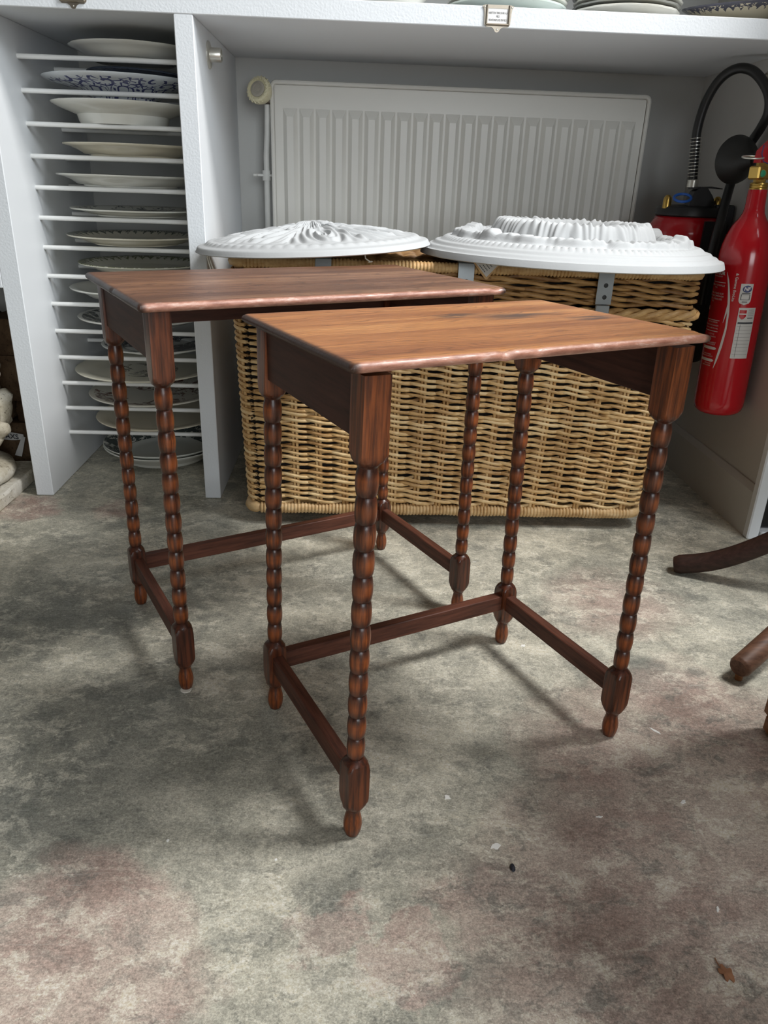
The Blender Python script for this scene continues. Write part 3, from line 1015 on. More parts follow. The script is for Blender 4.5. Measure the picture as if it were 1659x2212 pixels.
# three zinc hasps
for hx in (-.066, .2295, .5245):
    st_ = MB()
    pr = [(1.690, .6055), (1.640, .6068), (1.6295, .6035), (1.6265, .594), (1.6265, .531)]
    for a, b_ in zip(pr[:-1], pr[1:]):
        pass
    front = [[(hx - .0165, y, z), (hx + .0165, y, z), (hx + .0165, y - .0016 * (0 if i < 2 else 1), z + .0016 * (1 if i < 3 else 0)), (hx - .0165, y - .0016 * (0 if i < 2 else 1), z + .0016 * (1 if i < 3 else 0))] for i, (y, z) in enumerate(pr)]
    st_.loft(front, True)
    hs = st_.xf(BM).build('hasp_strap', M['grey_metal'], bas, 20)
    for rz_ in (.570, .546):
        MB().lathe([(.0052, 0), (.0052, .0012), (.0035, .0016), (.0005, .0016)], 16).xf(BM @ Matrix.Translation((hx + .001, 1.6262, rz_)) @ Matrix.Rotation(pi / 2, 4, 'X')).build('rivet', M['black'], hs)
    MB().box(hx - .0155, hx + .0140, 1.6200, 1.6275, .492, .530, .0012).xf(BM).build('hasp_staple', M['grey_metal'], bas)

# paper tag hanging out under the right plaster rose
tg = empty('paper_tag', (.272, 1.627, .5985), 0, 'small printed paper tag hanging over the hamper lid under the right plaster rose', 'tag')
MB().loft([[(-.032, y, .012), (-.002, y, -.0235), (.002, y, -.0235), (.026, y, .006), (.020, y, .012)] for y in (0, -.001)], True).build('backing', M['straw_dark'], tg, 0)
MB().loft([[(-.026, y, .010), (.000, y, -.019), (.023, y, .006), (.018, y, .010)] for y in (-.0011, -.0017)], True).build('sheet', M['card_grey'], tg, 0)
mb = MB()
for k, (a0, a1) in enumerate(((.0, .8), (.05, .65), (0, .75), (.1, .6))):
    o_ = Vector((-.016 + k * .0068, -.0019, .004 + k * .0012))
    dr = Vector((.018, 0, -.0190)).normalized()
    for s in range(4):
        q0 = o_ + dr * (.0048 * s) * (1 - .18 * k)
        q1 = q0 + dr * .0038 * (1 - .18 * k)
        nn = Vector((.0011, 0, .0011))
        mb.add([q0 - nn * .5, q1 - nn * .5, q1 + nn * .5, q0 + nn * .5], [(0, 1, 2, 3)])
mb.build('printed_line', M['ink'], tg, 0)

# ------------------------------------------------------------------ plaster ceiling roses lying on the hamper
def relief(name, label, centre, RX, RY, hfun, nr_, nt, slab, tilt):
    mb = MB()
    rings = []
    rings.append([(RX * .985 * cos(2 * pi * j / nt), RY * .985 * sin(2 * pi * j / nt), 0) for j in range(nt)])
    for i in range(nr_ + 1):
        r = 1.0 - i / nr_
        r = max(r, .002)
        rg = []
        for j in range(nt):
            th = 2 * pi * j / nt
            rg.append((RX * r * cos(th), RY * r * sin(th), slab + hfun(r, th)))
        rings.append(rg)
    mb.loft(rings, True)
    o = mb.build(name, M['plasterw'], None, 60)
    o.location = centre
    o.rotation_euler = tilt
    return tag(o, label, 'ceiling rose', 'plaster ceiling roses on the hamper')


def sm(a, b, x):
    t = min(1, max(0, (x - a) / (b - a)))
    return t * t * (3 - 2 * t)


def h_left(r, th):
    # flat rim, cyma, then a low dome carved with spiral scrolls and leaves
    h = .0085 * sm(1.0, .975, r) + .003 * sm(.93, .88, r)
    h += .037 * max(0.0, 1 - r) ** .85
    if .84 < r < .92:
        h += .0022 * abs(sin(th * 30)) * sin(pi * (r - .84) / .08)
    if r < .84:
        k = sm(.84, .74, r) * sm(.10, .16, r)
        seg = th * 7 / (2 * pi)
        u = (seg - math.floor(seg)) - .5
        d_ = hypot(u * 2.2 * max(r, .2), r - .50)
        sp = sin(52 * d_ + atan2(r - .50, u * 2.2 * max(r, .2)) * 2)
        env = sm(.46, .20, d_)
        h += k * .0030 * sp * env
        h += k * .0026 * sin(th * 56 + 22 * r * (1 if u > 0 else -1)) * (1 - env) * sm(.84, .70, r)
        h += k * .0022 * sin(46 * abs(u) * max(r, .25) + 9 * r)
    if r < .15:
        h += .0045 * sm(.15, .12, r) + .0016 * cos(th * 9) * sm(.03, .08, r)
    return h


def h_right(r, th):
    h = .0125 * sm(1.0, .988, r)
    h += .0080 * sm(.975, .935, r) ** 1.3 + .0075 * sm(.925, .895, r)
    if .80 < r < .868:         # bead and reel course
        h += .0042 * sin(pi * (r - .80) / .068) * (.35 + .65 * abs(sin(th * 62)) ** .6)
    h += .0090 * sm(.885, .790, r)
    # curling leaf border
    n1 = noise.noise(Vector((cos(th) * 11, sin(th) * 11, 7.0)))
    edge = .765 + .014 * sin(th * 17) + .012 * n1
    h += (.0120 + .0035 * n1 + .0032 * abs(sin(th * 17 + .5))) * sm(edge + .020, edge - .004, r)
    if .58 < r < .78:
        h += .0018 * sin(th * 92 + 34 * r) * sm(.78, .74, r) * sm(.60, .64, r)
    for a, g in ((.42, .013), (2.55, .010), (-.62, .012), (3.75, .008), (1.5, .010)):
        dth = abs((th - a + pi) % (2 * pi) - pi)
        if dth < .10 and .64 < r < .80:
            h += g * sm(.10, .02, dth) * sm(.80, .75, r) * sm(.64, .70, r)
    h -= .0270 * sm(.690, .615, r)                       # hollow behind the leaves
    # acanthus ring, open at the top, leaf tips at its foot
    foot = .565 + .020 * abs(sin(th * 12)) + .010 * sin(th * 31)
    h += .0520 * sm(foot, .485, r) ** .8
    if r < .60:
        fan = sin(th * 12) * 5.0 * (r - .46)
        fl_ = sin(th * 70 + fan * 9)
        h += .0026 * fl_ * sm(.60, .56, r) * sm(.44, .475, r)
        h += .0014 * abs(sin(th * 12)) * sm(.47, .55, r) * sm(.60, .57, r)
    h -= .030 * sm(.450, .375, r)
    if r < .36:
        h += .0020 * sin(th * 24) * sm(.36, .30, r) * sm(.05, .15, r)
    return h


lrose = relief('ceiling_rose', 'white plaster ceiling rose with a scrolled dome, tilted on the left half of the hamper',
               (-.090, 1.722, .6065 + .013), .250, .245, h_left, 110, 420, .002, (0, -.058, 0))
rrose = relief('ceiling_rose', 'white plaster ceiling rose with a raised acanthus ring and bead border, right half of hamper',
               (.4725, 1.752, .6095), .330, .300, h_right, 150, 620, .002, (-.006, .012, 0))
# strings tied to the left rose
for pts, nm in (([(-.300, 1.655, .618), (-.306, 1.650, .600), (-.300, 1.650, .575), (-.297, 1.652, .552)], 'string'),
                ([(-.3005, 1.656, .618), (-.302, 1.651, .598), (-.294, 1.651, .572), (-.292, 1.653, .550)], 'string'),
                ([(.018, 1.600, .623), (.020, 1.590, .612), (.028, 1.592, .607), (.026, 1.598, .6045), (.034, 1.604, .6055)], 'string')):
    MB().tube(pts, .0013, 6).build(nm, M['string'], lrose).matrix_parent_inverse = Matrix.LocRotScale(lrose.location, lrose.rotation_euler, None).inverted()

# ------------------------------------------------------------------ bobbin-leg nesting tables
def leg_mesh(zt, seed, bw=1.0):
    """one turned leg: square blocks and bobbins in a single surface; wear drives the stain"""
    rr = random.Random(seed)
    n = 48
    S1, S2 = .0150, .0140
    prof = []        # (z, R, s, wear)
    prof += [(0.0, .0070, 1, .2), (.0015, .0088, 1, .25), (.008, .0108, 1, .6), (.017, .0118, 1, .95), (.025, .0112, 1, .95), (.033, .0095, 1, .75), (.038, .0085, 1, .5), (.0405, .0084, 1, .3), (.0412, .0100, 1, .15), (.0432, .0102, 1, .15)]
    prof += [(.0440, .0110, S2, .2), (.048, .0138, S2, .25), (.053, .0166, S2, .35), (.058, .0187, S2, .45), (.063, .0194, S2, .45), (.085, .0195, S2, .40), (.106, .0194, S2, .3), (.112, .0180, S2, .25), (.116, .0155, S2, .15), (.119, .0125, S2, .05), (.1215, .0100, 1, .0)]
    nb = 12
    za, zb = .1225, .4915
    bp = (zb - za) / nb
    for k in range(nb):
        z0 = za + k * bp
        f = k / (nb - 1)
        rmax, rmin = .0112 + .0010 * f + rr.uniform(-.0002, .0002), .0088 + .0009 * f
        for q, wv in ((0.0, 0), (.05, .0), (.13, .15), (.24, .45), (.37, .9), (.50, 1.0), (.63, .95), (.75, .5), (.86, .15), (.95, 0)):
            sh = sin(pi * q) ** .50 if q > 0 else 0.0
            prof.append((z0 + q * bp, rmin + (rmax - rmin) * sh, 1, wv * (1 - .25 * rr.random())))
    prof += [(.4925, .0104, 1, .0), (.4950, .0118, S1, .0), (.4965, .0140, S1, .1), (.500, .0170, S1, .35), (.504, .0194, S1, .6), (.508, .0207, S1, .75), (.54, .0209, S1, .7), (zt, .0209, S1, .45)]
    mb = MB()
    rings, cols = [], []
    for z, R, s, wv in prof:
        ring = []
        for j in range(n):
            th = 2 * pi * j / n
            c, s_ = abs(cos(th)), abs(sin(th))
            r = min(R, s / max(c, s_))
            ring.append((r * cos(th), r * sin(th), z))
        rings.append(ring)
        cols.append(max(.001, min(.999, wv * (bw if z > .4925 or .05 < z < .1165 else 1.0))))
    mb.loft(rings, True, cols=cols)
    me_o = mb.build('leg', M['leg'], None, 28)
    return me_o


def moulded_top(LX, LY, zt, th, mat, parent, chips, tiltx=0.0):
    k_ = th / .011
    """board with a thumb-moulded edge, clipped corners and knocked-off chips"""
    prof = [(.0100, 0.0), (.0060, .0002), (.0030, .0012), (.0010, .0030), (0.0, .0052), (.0004, .0074), (.0020, .0094), (.0040, .0104), (.0058, .0110), (.0100, .0110)]
    prof = [(a, z * k_) for a, z in prof]
    mb = MB()
    rings, cols = [], []
    rr = random.Random(int(LX * 1000))
    NX, NY = 90, 56
    for ins, z in prof:
        ring = []
        hx, hy = LX / 2 - ins, LY / 2 - ins
        cc = .0028 - min(.0015, ins * .2)
        P_ = []
        for k in range(NX): P_.append((-hx + cc + (2 * hx - 2 * cc) * k / (NX - 1), -hy))
        for k in range(NY): P_.append((hx, -hy + cc + (2 * hy - 0 - 2 * cc) * k / (NY - 1)))
        for k in range(NX): P_.append((hx - cc - (2 * hx - 2 * cc) * k / (NX - 1), hy))
        for k in range(NY): P_.append((-hx, hy - cc - (2 * hy - 2 * cc) * k / (NY - 1)))
        for (x, y) in P_:
            dz = 0.0
            w_ = max(0, 1 - ins / .011)
            nn = noise.noise(Vector((x * 11, y * 11, LX * 7))) * .0008 * w_
            s = 1 - nn * 0
            xx, yy = x, y
            if abs(abs(x) - hx) < 1e-6: xx -= math.copysign(nn, x)
            else: yy -= math.copysign(nn, y)
            for (cx_, cy_, cr, cd) in chips:
                dd = hypot(x - cx_, y - cy_)
                if dd < cr and z > .002:
                    k = (1 - dd / cr)
                    dz -= cd * k
                    if abs(abs(x) - hx) < 1e-6: xx -= math.copysign(cd * k * .6, x)
                    else: yy -= math.copysign(cd * k * .6, y)
            ring.append((xx, yy, zt - th + z + dz))
        rings.append(ring)
        cols.append(.03 if ins < .0039 or z < .008 else (.25 if ins < .005 else (.75 if ins < .007 else .97)))
    # inner rings so the flat top keeps its own colour
    last = rings[-1]
    for kx in (.9, .5, .05):
        rings.append([(x * kx, y * kx, zt) for x, y, _ in last])
        cols.append(.99)
    mb.loft(rings, True, cols=cols)
    o = mb.build('tabletop', mat, parent, 35)
    o.rotation_euler = (tiltx, 0, 0)
    o.location = (0, -sin(tiltx) * -zt, zt - cos(tiltx) * zt)
    return o


def nest_table(name, loc, rz, L, Wd, oL, oW, zt, topmat, label, chips, back_rail, th, spl, tiltx=0.0):
    t = empty(name, loc, rz, label, 'table')
    moulded_top(L + 2 * oL, Wd + 2 * oW, zt, th, topmat, t, chips, tiltx)
    zu = zt - th - .0002 - abs(tiltx) * .06
    first = None
    for k, (a, b_) in enumerate(((-1, -1), (1, -1), (1, 1), (-1, 1))):
        if first is None:
            o = leg_mesh(zu, int(L * 100), 1.0 if L < .5 else .35)
            first = o
        else:
            o = bpy.data.objects.new('leg', first.data)
            COL.objects.link(o)
        o.parent = t
        o.location = (a * L / 2, b_ * Wd / 2, 0.0)
        o.rotation_euler = (0, -a * spl / .54, 0)     # the legs lean in a little
    s = .0125
    Lt = L - 2 * spl
    for a in (-1, 1):
        x = a * Lt / 2
        off = .0035
        MB().box(x - .008 + a * off, x + .008 + a * off, -Wd / 2 + s, Wd / 2 - s, zu - .068, zu - .0004, .0008).build('side_apron', M['apron_y'], t)
        x = a * (L / 2 - spl * .16)
        MB().box(x - .0080, x + .0080, -Wd / 2 + .012, Wd / 2 - .012, .0735, .1015, .0012).build('side_stretcher', M['stretch_y'], t)
    MB().box(-L / 2 + .012, L / 2 - .012, Wd / 2 - .0085, Wd / 2 + .0085, .0735, .1015, .0012).build('back_stretcher', M['stretch'], t)
    MB().box(-Lt / 2 + s, Lt / 2 - s, Wd / 2 - .006, Wd / 2 + .009, zu - back_rail, zu - .0004, .0008).build('back_rail', M['apron'], t)
    return t


front = nest_table('nesting_table', (0.141, 0.9306, 0), 0.4528, .4304, .2762, .0225, .0225, .6008, M['top_front'],
                   'honey oak side table with bobbin-turned legs, standing nearest the camera',
                   [(-.062, -.16, .011, .0035), (-.020, -.16, .010, .0020), (.236, -.15, .010, .004), (-.09, -.16, .006, .0015), (.19, -.16, .012, .001)], .060, .0112, .0095, -.015)
rear = nest_table('nesting_table', (-0.0959, 1.2638, 0), 0.489, .5287, .2956, .0265, .0285, .6062, M['top_rear'],
                  'larger brown oak side table with bobbin-turned legs, behind the lighter table',
                  [(-.29, -.02, .008, .003), (.0, -.177, .006, .001), (.27, -.17, .014, .003)], .070, .0122, .0030)
# felt pad under one foot of the rear table
MB().lathe([(.0088, 0), (.0088, .0012), (.002, .0012)], 18).xf(Matrix.Translation((-.5287 / 2 - .003, -.2956 / 2 - .0065, .0002))).build('felt_pad', M['felt'], rear)

# ------------------------------------------------------------------ fire extinguishers
EC = (.890, 1.765)
ER = .057
ex = empty('fire_extinguisher', (EC[0], EC[1], .265), 0, 'slim glossy red fire extinguisher hung on the end wall at the right edge', 'fire extinguisher', 'fire extinguishers in the niche corner', rot=(0, -.030, 0))


def ez(z): return z - .265


MB().lathe([(.0005, ez(.2655)), (.030, ez(.2655)), (.045, ez(.268)), (.053, ez(.275)), (.0565, ez(.287)), (ER, ez(.300)), (ER, ez(.610)), (.0565, ez(.630)), (.054, ez(.650)), (.048, ez(.672)), (.039, ez(.692)), (.0285, ez(.706)), (.0225, ez(.718)), (.0205, ez(.730)), (.0195, ez(.763)), (.0190, ez(.765)), (.0005, ez(.765))], 56).build('cylinder', M['red'], ex, 45)
MB().lathe([(.0190, ez(.7655)), (.0190, ez(.7680)), (.0178, ez(.7690)), (.0190, ez(.7715)), (.0178, ez(.7735)), (.0190, ez(.7755)), (.0178, ez(.7790)), (.010, ez(.7800))], 28).build('thread_collar', M['brass'], ex)
vb = MB().lathe([(.0130, ez(.7800)), (.0130, ez(.8180))], 8)
vb.box(-.027, .024, -.0135, .0135, ez(.785), ez(.812), .003)
vb.xf(Matrix.Rotation(.5, 4, 'Z'))
valve = vb.build('valve_body', M['brass'], ex, 25)
GM = Matrix.Translation((-.0065, -.012, ez(.7975))) @ Matrix.Rotation(radians(95), 4, 'X')
MB().lathe([(.0095, 0), (.0095, .006), (.0080, .008)], 20).xf(GM).build('gauge', M['brass'], valve)
MB().lathe([(.0075, .0075), (.0060, .010), (.0005, .0105)], 20).xf(GM).build('gauge_cap', M['green_dial'], valve)
hl = MB()
hl.loft([[(-.020, y, ez(.818)), (.030, y, ez(.818)), (.046, y, ez(.850)), (.044, y, ez(.880)), (.012, y, ez(.862)), (-.016, y, ez(.842))] for y in (-.009, .009)], True)
hl.xf(Matrix.Rotation(.45, 4, 'Z')).build('trigger_handle', M['red'], ex, 25)
pts = [(-.030 + .0225 * cos(a) * 1.0, -.012 + .016 * sin(a), ez(.8285) + .003 * sin(a)) for a in [2 * pi * k / 28 for k in range(28)]]
MB().tube(pts, .0016, 8, closed=True).build('safety_ring', M['nickel'], ex)
pts = [(-.013, -.017, ez(.852)), (-.016, -.019, ez(.836)), (-.010, -.021, ez(.820)), (.004, -.020, ez(.815)), (.014, -.018, ez(.820))]
MB().tube(pts, .0011, 6).build('seal_cord', M['navy'], ex)
# discharge horn: short trumpet turned towards the hamper
hc = Vector((.9140 - EC[0], 1.915 - EC[1], ez(.827)))
hdv = Vector((-.15, .98, .03)).normalized()
HM = Matrix.Translation(hc) @ Vector((0, 0, 1)).rotation_difference(hdv).to_matrix().to_4x4()
MB().lathe([(.014, -.050), (.016, -.034), (.022, -.026), (.023, -.020), (.032, -.012), (.044, .004), (.0515, .020), (.0535, .026), (.0515, .026), (.044, .012), (.025, -.004), (.0005, -.006)], 48).xf(HM).build('horn', M['horn'], ex)
hb = HM @ Vector((0, 0, -.049))
MB().tube([hb, hb + Vector((.004, -.02, -.006)), Vector((.010, .040, ez(.812))), Vector((.006, .010, ez(.806)))], .0095, 12).build('swivel_pipe', M['black'], ex)
MB().box(.020, XR - EC[0] + .0095, -.012, .012, ez(.62), ez(.70), .002).xf(Matrix.Translation((.0, .0, 0))).build('wall_hook', M['black'], ex)


def wrap(pts, r=ER + .0005):
    """(degrees, z) on the cylinder -> local point"""
    return [(r * cos(radians(a)), r * sin(radians(a)), ez(z)) for a, z in pts]


def poly_strip(left, right, n=14):
    """fills between two polylines given in (deg, z) with z falling"""
    def at(pl, z):
        for (a0, z0), (a1, z1) in zip(pl[:-1], pl[1:]):
            if z1 <= z <= z0:
                u = (z0 - z) / (z0 - z1) if z0 != z1 else 0
                return a0 + (a1 - a0) * u
        return pl[-1][0] if z < pl[-1][1] else pl[0][0]
    zt_, zb_ = left[0][1], left[-1][1]
    mb = MB()
    pa, pb = [], []
    for k in range(n + 1):
        z = zt_ + (zb_ - zt_) * k / n
        pa.append((at(left, z), z))
        pb.append((at(right, z), z))
    v = wrap(pa) + wrap(pb)
    m = n + 1
    mb.add(v, [(i, i + 1, m + i + 1, m + i) for i in range(n)])
    return mb


def wrap_text(mb, s, a_right, z, size, align='RIGHT', vertical=False, bold=.0, width=None):
    v, f = text_mesh(s, size, align, bold)
    out = []
    xs = [p[0] for p in v]
    k = (width / (max(xs) - min(xs))) if width else 1.0
    for x, y, _ in v:
        x *= k
        if vertical:
            a, zz = a_right + degrees_(y / ER), z - x
        else:
            a, zz = a_right + degrees_(x / ER), z + y
        out.append((a, zz))
    mb.add(wrap(out, ER + .0006), f)


def degrees_(x): return x * 180 / pi


sw = poly_strip([(-149.5, .5959), (-141.5, .5647), (-136.8, .5355), (-133.0, .5057), (-131.7, .4756), (-135.8, .4378), (-140.8, .4017), (-143.2, .3802)],
                [(-148.9, .5959), (-140.7, .5764), (-132.5, .5419), (-128.5, .5064), (-127.9, .4699), (-130.9, .4323), (-136.5, .3999), (-142.4, .3802)], 26)
q = poly_strip([(-135.8, .527), (-137.2, .510), (-139.0, .4850)], [(-133.4, .527), (-134.0, .5060), (-138.5, .4850)], 8)
b_ = len(sw.v)
sw.v += q.v; sw.f += [tuple(i + b_ for i in f) for f in q.f]; sw.m += q.m; sw.c += q.c
decal = sw.build('printed_swoosh', M['print'], ex, 60)
pt = MB()
wrap_text(pt, 'EXTINCTEUR', -154.0, .5920, .0105, 'RIGHT', bold=.0003)
wrap_text(pt, 'A EAU AVEC ADDITIF', -159.5, .5845, .0040)
wrap_text(pt, 'TIRER LA GOUPILLE', -148.9, .5655, .0054)
wrap_text(pt, 'TYPE', -170.0, .5600, .0046)
wrap_text(pt, 'APPUYER A FOND SUR', -149.0, .5478, .0054)
wrap_text(pt, 'LE BOUTON DE COMMANDE', -147.8, .5420, .0052)
wrap_text(pt, 'VISER A BASE DES', -150.6, .5355, .0054)
wrap_text(pt, 'FEU', -176.0, .5300, .0050)
wrap_text(pt, 'B', 170.0 - 360, .5124, .0120, bold=.0002)
wrap_text(pt, 'NE PAS DIRIGER', -151.5, .4840, .0042)
wrap_text(pt, 'UTILISABLE SANS DANGER', -147.8, .4770, .0040)
wrap_text(pt, 'TENIR A L ABRI DU GEL', -147.5, .4705, .0040)
wrap_text(pt, '1 2 3 4 5', -155.0, .4570, .0052)
wrap_text(pt, 'VERIFIER LA PRESSION', -150.0, .4515, .0036)
wrap_text(pt, 'CONTROLE ANNUELLEMENT', -146.5, .4380, .0040)
wrap_text(pt, 'PAR UN VERIFICATEUR', -148.0, .4340, .0038)
wrap_text(pt, 'NON INFLAMMABLE', -154.0, .4110, .0036)
wrap_text(pt, 'FABRIQUE EN FRANCE', -149.0, .4065, .0036)
wrap_text(pt, 'NF EN 3-7', -151.0, .3900, .0042)
wrap_text(pt, 'CERTIFICATION', -151.0, .3850, .0036)
pt.build('printed_lettering', M['print'], ex, 0)
pv = MB()
wrap_text(pv, '& Gamme EvoLite', -126.0, .5950, .0082, 'LEFT', vertical=True, width=.0605, bold=.0001)
pv.xf(Matrix.Identity(4)).build('printed_side_lettering', M['print'], ex, 0)
ln = MB()
for a0, a1, z in ((-190, -149.0, .5722), (-192, -147.4, .4886), (-192, -147.1, .4640)):
    q = poly_strip([(a0, z + .0007), (a0, z - .0007)], [(a1, z + .0007), (a1, z - .0007)], 1)
    n_ = 12
    va = wrap([(a0 + (a1 - a0) * k / n_, z + .0007) for k in range(n_ + 1)]) + wrap([(a0 + (a1 - a0) * k / n_, z - .0007) for k in range(n_ + 1)])
    ln.add(va, [(i, i + 1, n_ + 2 + i, n_ + 1 + i) for i in range(n_)])
for a0, a1, z in ((-185, -143.8, .4255), (-188, -145.4, .3975)):
    n_ = 14
    A = [a0 + (a1 - a0) * k / n_ for k in range(n_ + 1)]
    hh = [.0032 * sqrt(max(0.05, 1 - max(0, (k - (n_ - 2)) / 2.0) ** 2)) for k in range(n_ + 1)]
    va = wrap([(a, z + h_) for a, h_ in zip(A, hh)]) + wrap([(a, z - h_) for a, h_ in zip(A, hh)])
    ln.add(va, [(i, i + 1, n_ + 2 + i, n_ + 1 + i) for i in range(n_)])
sq = [(-198 + 2.0 * k, .4985) for k in range(7)] + [(-186 - 2.0 * k, .4860 + .0245 - .0125 * 1) for k in range(7)]
ln.build('printed_rule', M['print'], ex, 0)


def sticker(outline, mat, name, r=ER + .0005):
    """outline in (deg, z): fills a z-sorted convex shape with strips"""
    zs_ = sorted({z for _, z in outline})
    lo, hi = zs_[0], zs_[-1]
    mb = MB()
    rows = []
    n = 12
    N = len(outline)
    for k in range(n + 1):
        z = lo + (hi - lo) * (k / n)
        z = min(max(z, lo + 1e-6), hi - 1e-6)
        xs = []
        for i in range(N):
            (a0, z0), (a1, z1) = outline[i], outline[(i + 1) % N]
            if (z0 - z) * (z1 - z) <= 0 and z0 != z1:
                xs.append(a0 + (a1 - a0) * (z - z0) / (z1 - z0))
        rows.append((min(xs), max(xs), z))
    m = 8
    v = []
    for a0, a1, z in rows:
        v += wrap([(a0 + (a1 - a0) * q / m, z) for q in range(m + 1)], r)
    f = [(i * (m + 1) + j, i * (m + 1) + j + 1, (i + 1) * (m + 1) + j + 1, (i + 1) * (m + 1) + j) for i in range(n) for j in range(m)]
    return mb.add(v, f)


def rnd_outline(a0, a1, z0, z1, rb):
    out = [(a0, z1), (a1, z1)]
    ca = (a0 + a1) / 2
    for k in range(13):
        th = pi * k / 12
        out.append((ca + (a1 - a0) / 2 * cos(th), z0 + rb - rb * sin(th)))
    return out


badge = sticker(rnd_outline(-114.5, -88.5, .5275, .5733, .0110), M['card_grey'], 'b').build('certification_sticker', M['card_grey'], ex, 60)
badge['label'] = 'pale sticker with rounded foot'
ov = sticker([(-100.2 + 9.6 * cos(2 * pi * k / 24), .5622 + .0078 * sin(2 * pi * k / 24)) for k in range(24)], None, 'o', ER + .0009)
ov.build('badge_oval', M['navy'], badge, 60)
mb = MB()
v, f = text_mesh('NF', .0105, 'CENTER', .0004)
mb.add(wrap([(-100.2 + degrees_((x + .15 * y) / ER), .5622 + y) for x, y, _ in v], ER + .0013), f)
mb.build('badge_letters', M['print'], badge, 0)
mb = MB()
for (a0, a1, z0, z1) in ((-111, -92, .5497, .5505), (-111, -109.8, .5395, .5497), (-93.2, -92, .5395, .5497), (-111, -92, .5388, .5396), (-107, -96, .5335, .5352), (-110, -92, .5520, .5535)):
    mb.add(wrap([(a0, z0), ((a0 + a1) / 2, z0), (a1, z0), (a1, z1), ((a0 + a1) / 2, z1), (a0, z1)], ER + .0009), [(0, 1, 4, 5), (1, 2, 3, 4)])
mb.build('badge_frame', M['ink'], badge, 0)
cd = sticker([(-110.3, .4075), (-70.6, .4075), (-72.0, .5215), (-110.0, .5215)], None, 'c').build('inspection_card', M['card_grey'], ex, 60)
cd['label'] = 'pale inspection card with ruled lines'
sh = sticker([(-107.5, .5165), (-92.5, .5165), (-92.5, .503), (-95.5, .4985), (-100.0, .4958), (-104.5, .4985), (-107.5, .503)], None, 's', ER + .0009)
sh.build('shield_emblem', M['red'], cd, 60)
mb = MB()
mb.add(wrap([(-107.3, .5070), (-100, .5070), (-92.6, .5070), (-92.6, .5092), (-100, .5092), (-107.3, .5092)], ER + .0012), [(0, 1, 4, 5), (1, 2, 3, 4)])
mb.build('shield_bar', M['print'], cd, 0)
mb = MB()
def band(a0, a1, z0, z1):
    n_ = 6
    va = wrap([(a0 + (a1 - a0) * k / n_, z1) for k in range(n_ + 1)], ER + .0009) + wrap([(a0 + (a1 - a0) * k / n_, z0) for k in range(n_ + 1)], ER + .0009)
    mb.add(va, [(i, i + 1, n_ + 2 + i, n_ + 1 + i) for i in range(n_)])
band(-107.5, -73, .4862, .4900)
for k in range(9):
    zz = .4800 - k * .0079
    band(-107.5, -73, zz, zz + .0004)
band(-101.5, -101.0, .4110, .4850)
for k in range(4):
    band(-89, -75, .5165 - k * .0042, .5172 - k * .0042)
band(-89, -76, .4985, .5000)
mb.build('ruled_line', M['ink'], cd, 0)

# the stouter extinguisher behind the hamper
BC = (.850, 2.06)
e2 = empty('fire_extinguisher', (BC[0], BC[1], .10), 0, 'stout red fire extinguisher with black cap and arched hose, behind the right plaster rose', 'fire extinguisher', 'fire extinguishers in the niche corner')


def e2z(z): return z - .10


MB().lathe([(.0005, e2z(.381)), (.075, e2z(.381)), (.088, e2z(.392)), (.094, e2z(.412)), (.0945, e2z(.635)), (.0930, e2z(.657)), (.0875, e2z(.678)), (.077, e2z(.695)), (.062, e2z(.702)), (.0005, e2z(.702))], 56).build('cylinder', M['red'], e2, 45)
MB().lathe([(.076, e2z(.697)), (.079, e2z(.700)), (.079, e2z(.714)), (.074, e2z(.720)), (.050, e2z(.724)), (.0005, e2z(.726))], 40).build('cap', M['black'], e2)
for x, y in ((-.066, -.022), (.062, -.022)):
    MB().lathe([(.0105, e2z(.715)), (.0105, e2z(.733)), (.009, e2z(.741)), (.005, e2z(.746)), (.0005, e2z(.747))], 18, x, y).build('brass_nut', M['brass'], e2)
lv = MB()
arch = [(-.020, .716), (-.020, .735), (-.012, .757), (.004, .768), (.020, .764), (.034, .748), (.042, .735), (.044, .716)]
lv.loft([[(x, y, e2z(z)) for x, z in arch] for y in (-.052, -.020)], True)
lv.build('valve_housing', M['black'], e2, 35)
MB().loft([[(-.02, y, e2z(.7655)), (.030, y, e2z(.7690)), (.058, y, e2z(.7655)), (.058, y, e2z(.7635)), (.030, y, e2z(.7650)), (-.02, y, e2z(.7615))] for y in (-.048, -.026)], True).build('press_lever', M['black'], e2, 25)
pts = [(-.040 + .021 * cos(a), -.050 + .014 * sin(a), e2z(.741) + .0085 * sin(a) + .002 * cos(a)) for a in [2 * pi * k / 28 for k in range(28)]]
MB().tube(pts, .0033, 8, closed=True).build('pull_ring', M['blue'], e2)
# broad black carrier that wraps its right-hand front
mb = MB()
ro, ri, n_ = .1015, .0955, 16
rings = []
for k in range(n_ + 1):
    a = radians(-86 + 106 * k / n_)
    zt_ = .690 - .04 * max(0, (k - 12) / 4)
    rings.append([(ri * cos(a), ri * sin(a), e2z(.34)), (ro * cos(a), ro * sin(a), e2z(.34)), (ro * cos(a), ro * sin(a), e2z(zt_)), (ri * cos(a), ri * sin(a), e2z(zt_))])
mb.loft(rings, True)
mb.box(.050, .1015, -.045, -.005, e2z(.66), e2z(.728), .003)
mb.box(.085, XR - BC[0] - .0005, -.03, .03, e2z(.50), e2z(.60), .002)
mb.build('carrier', M['black'], e2, 30)

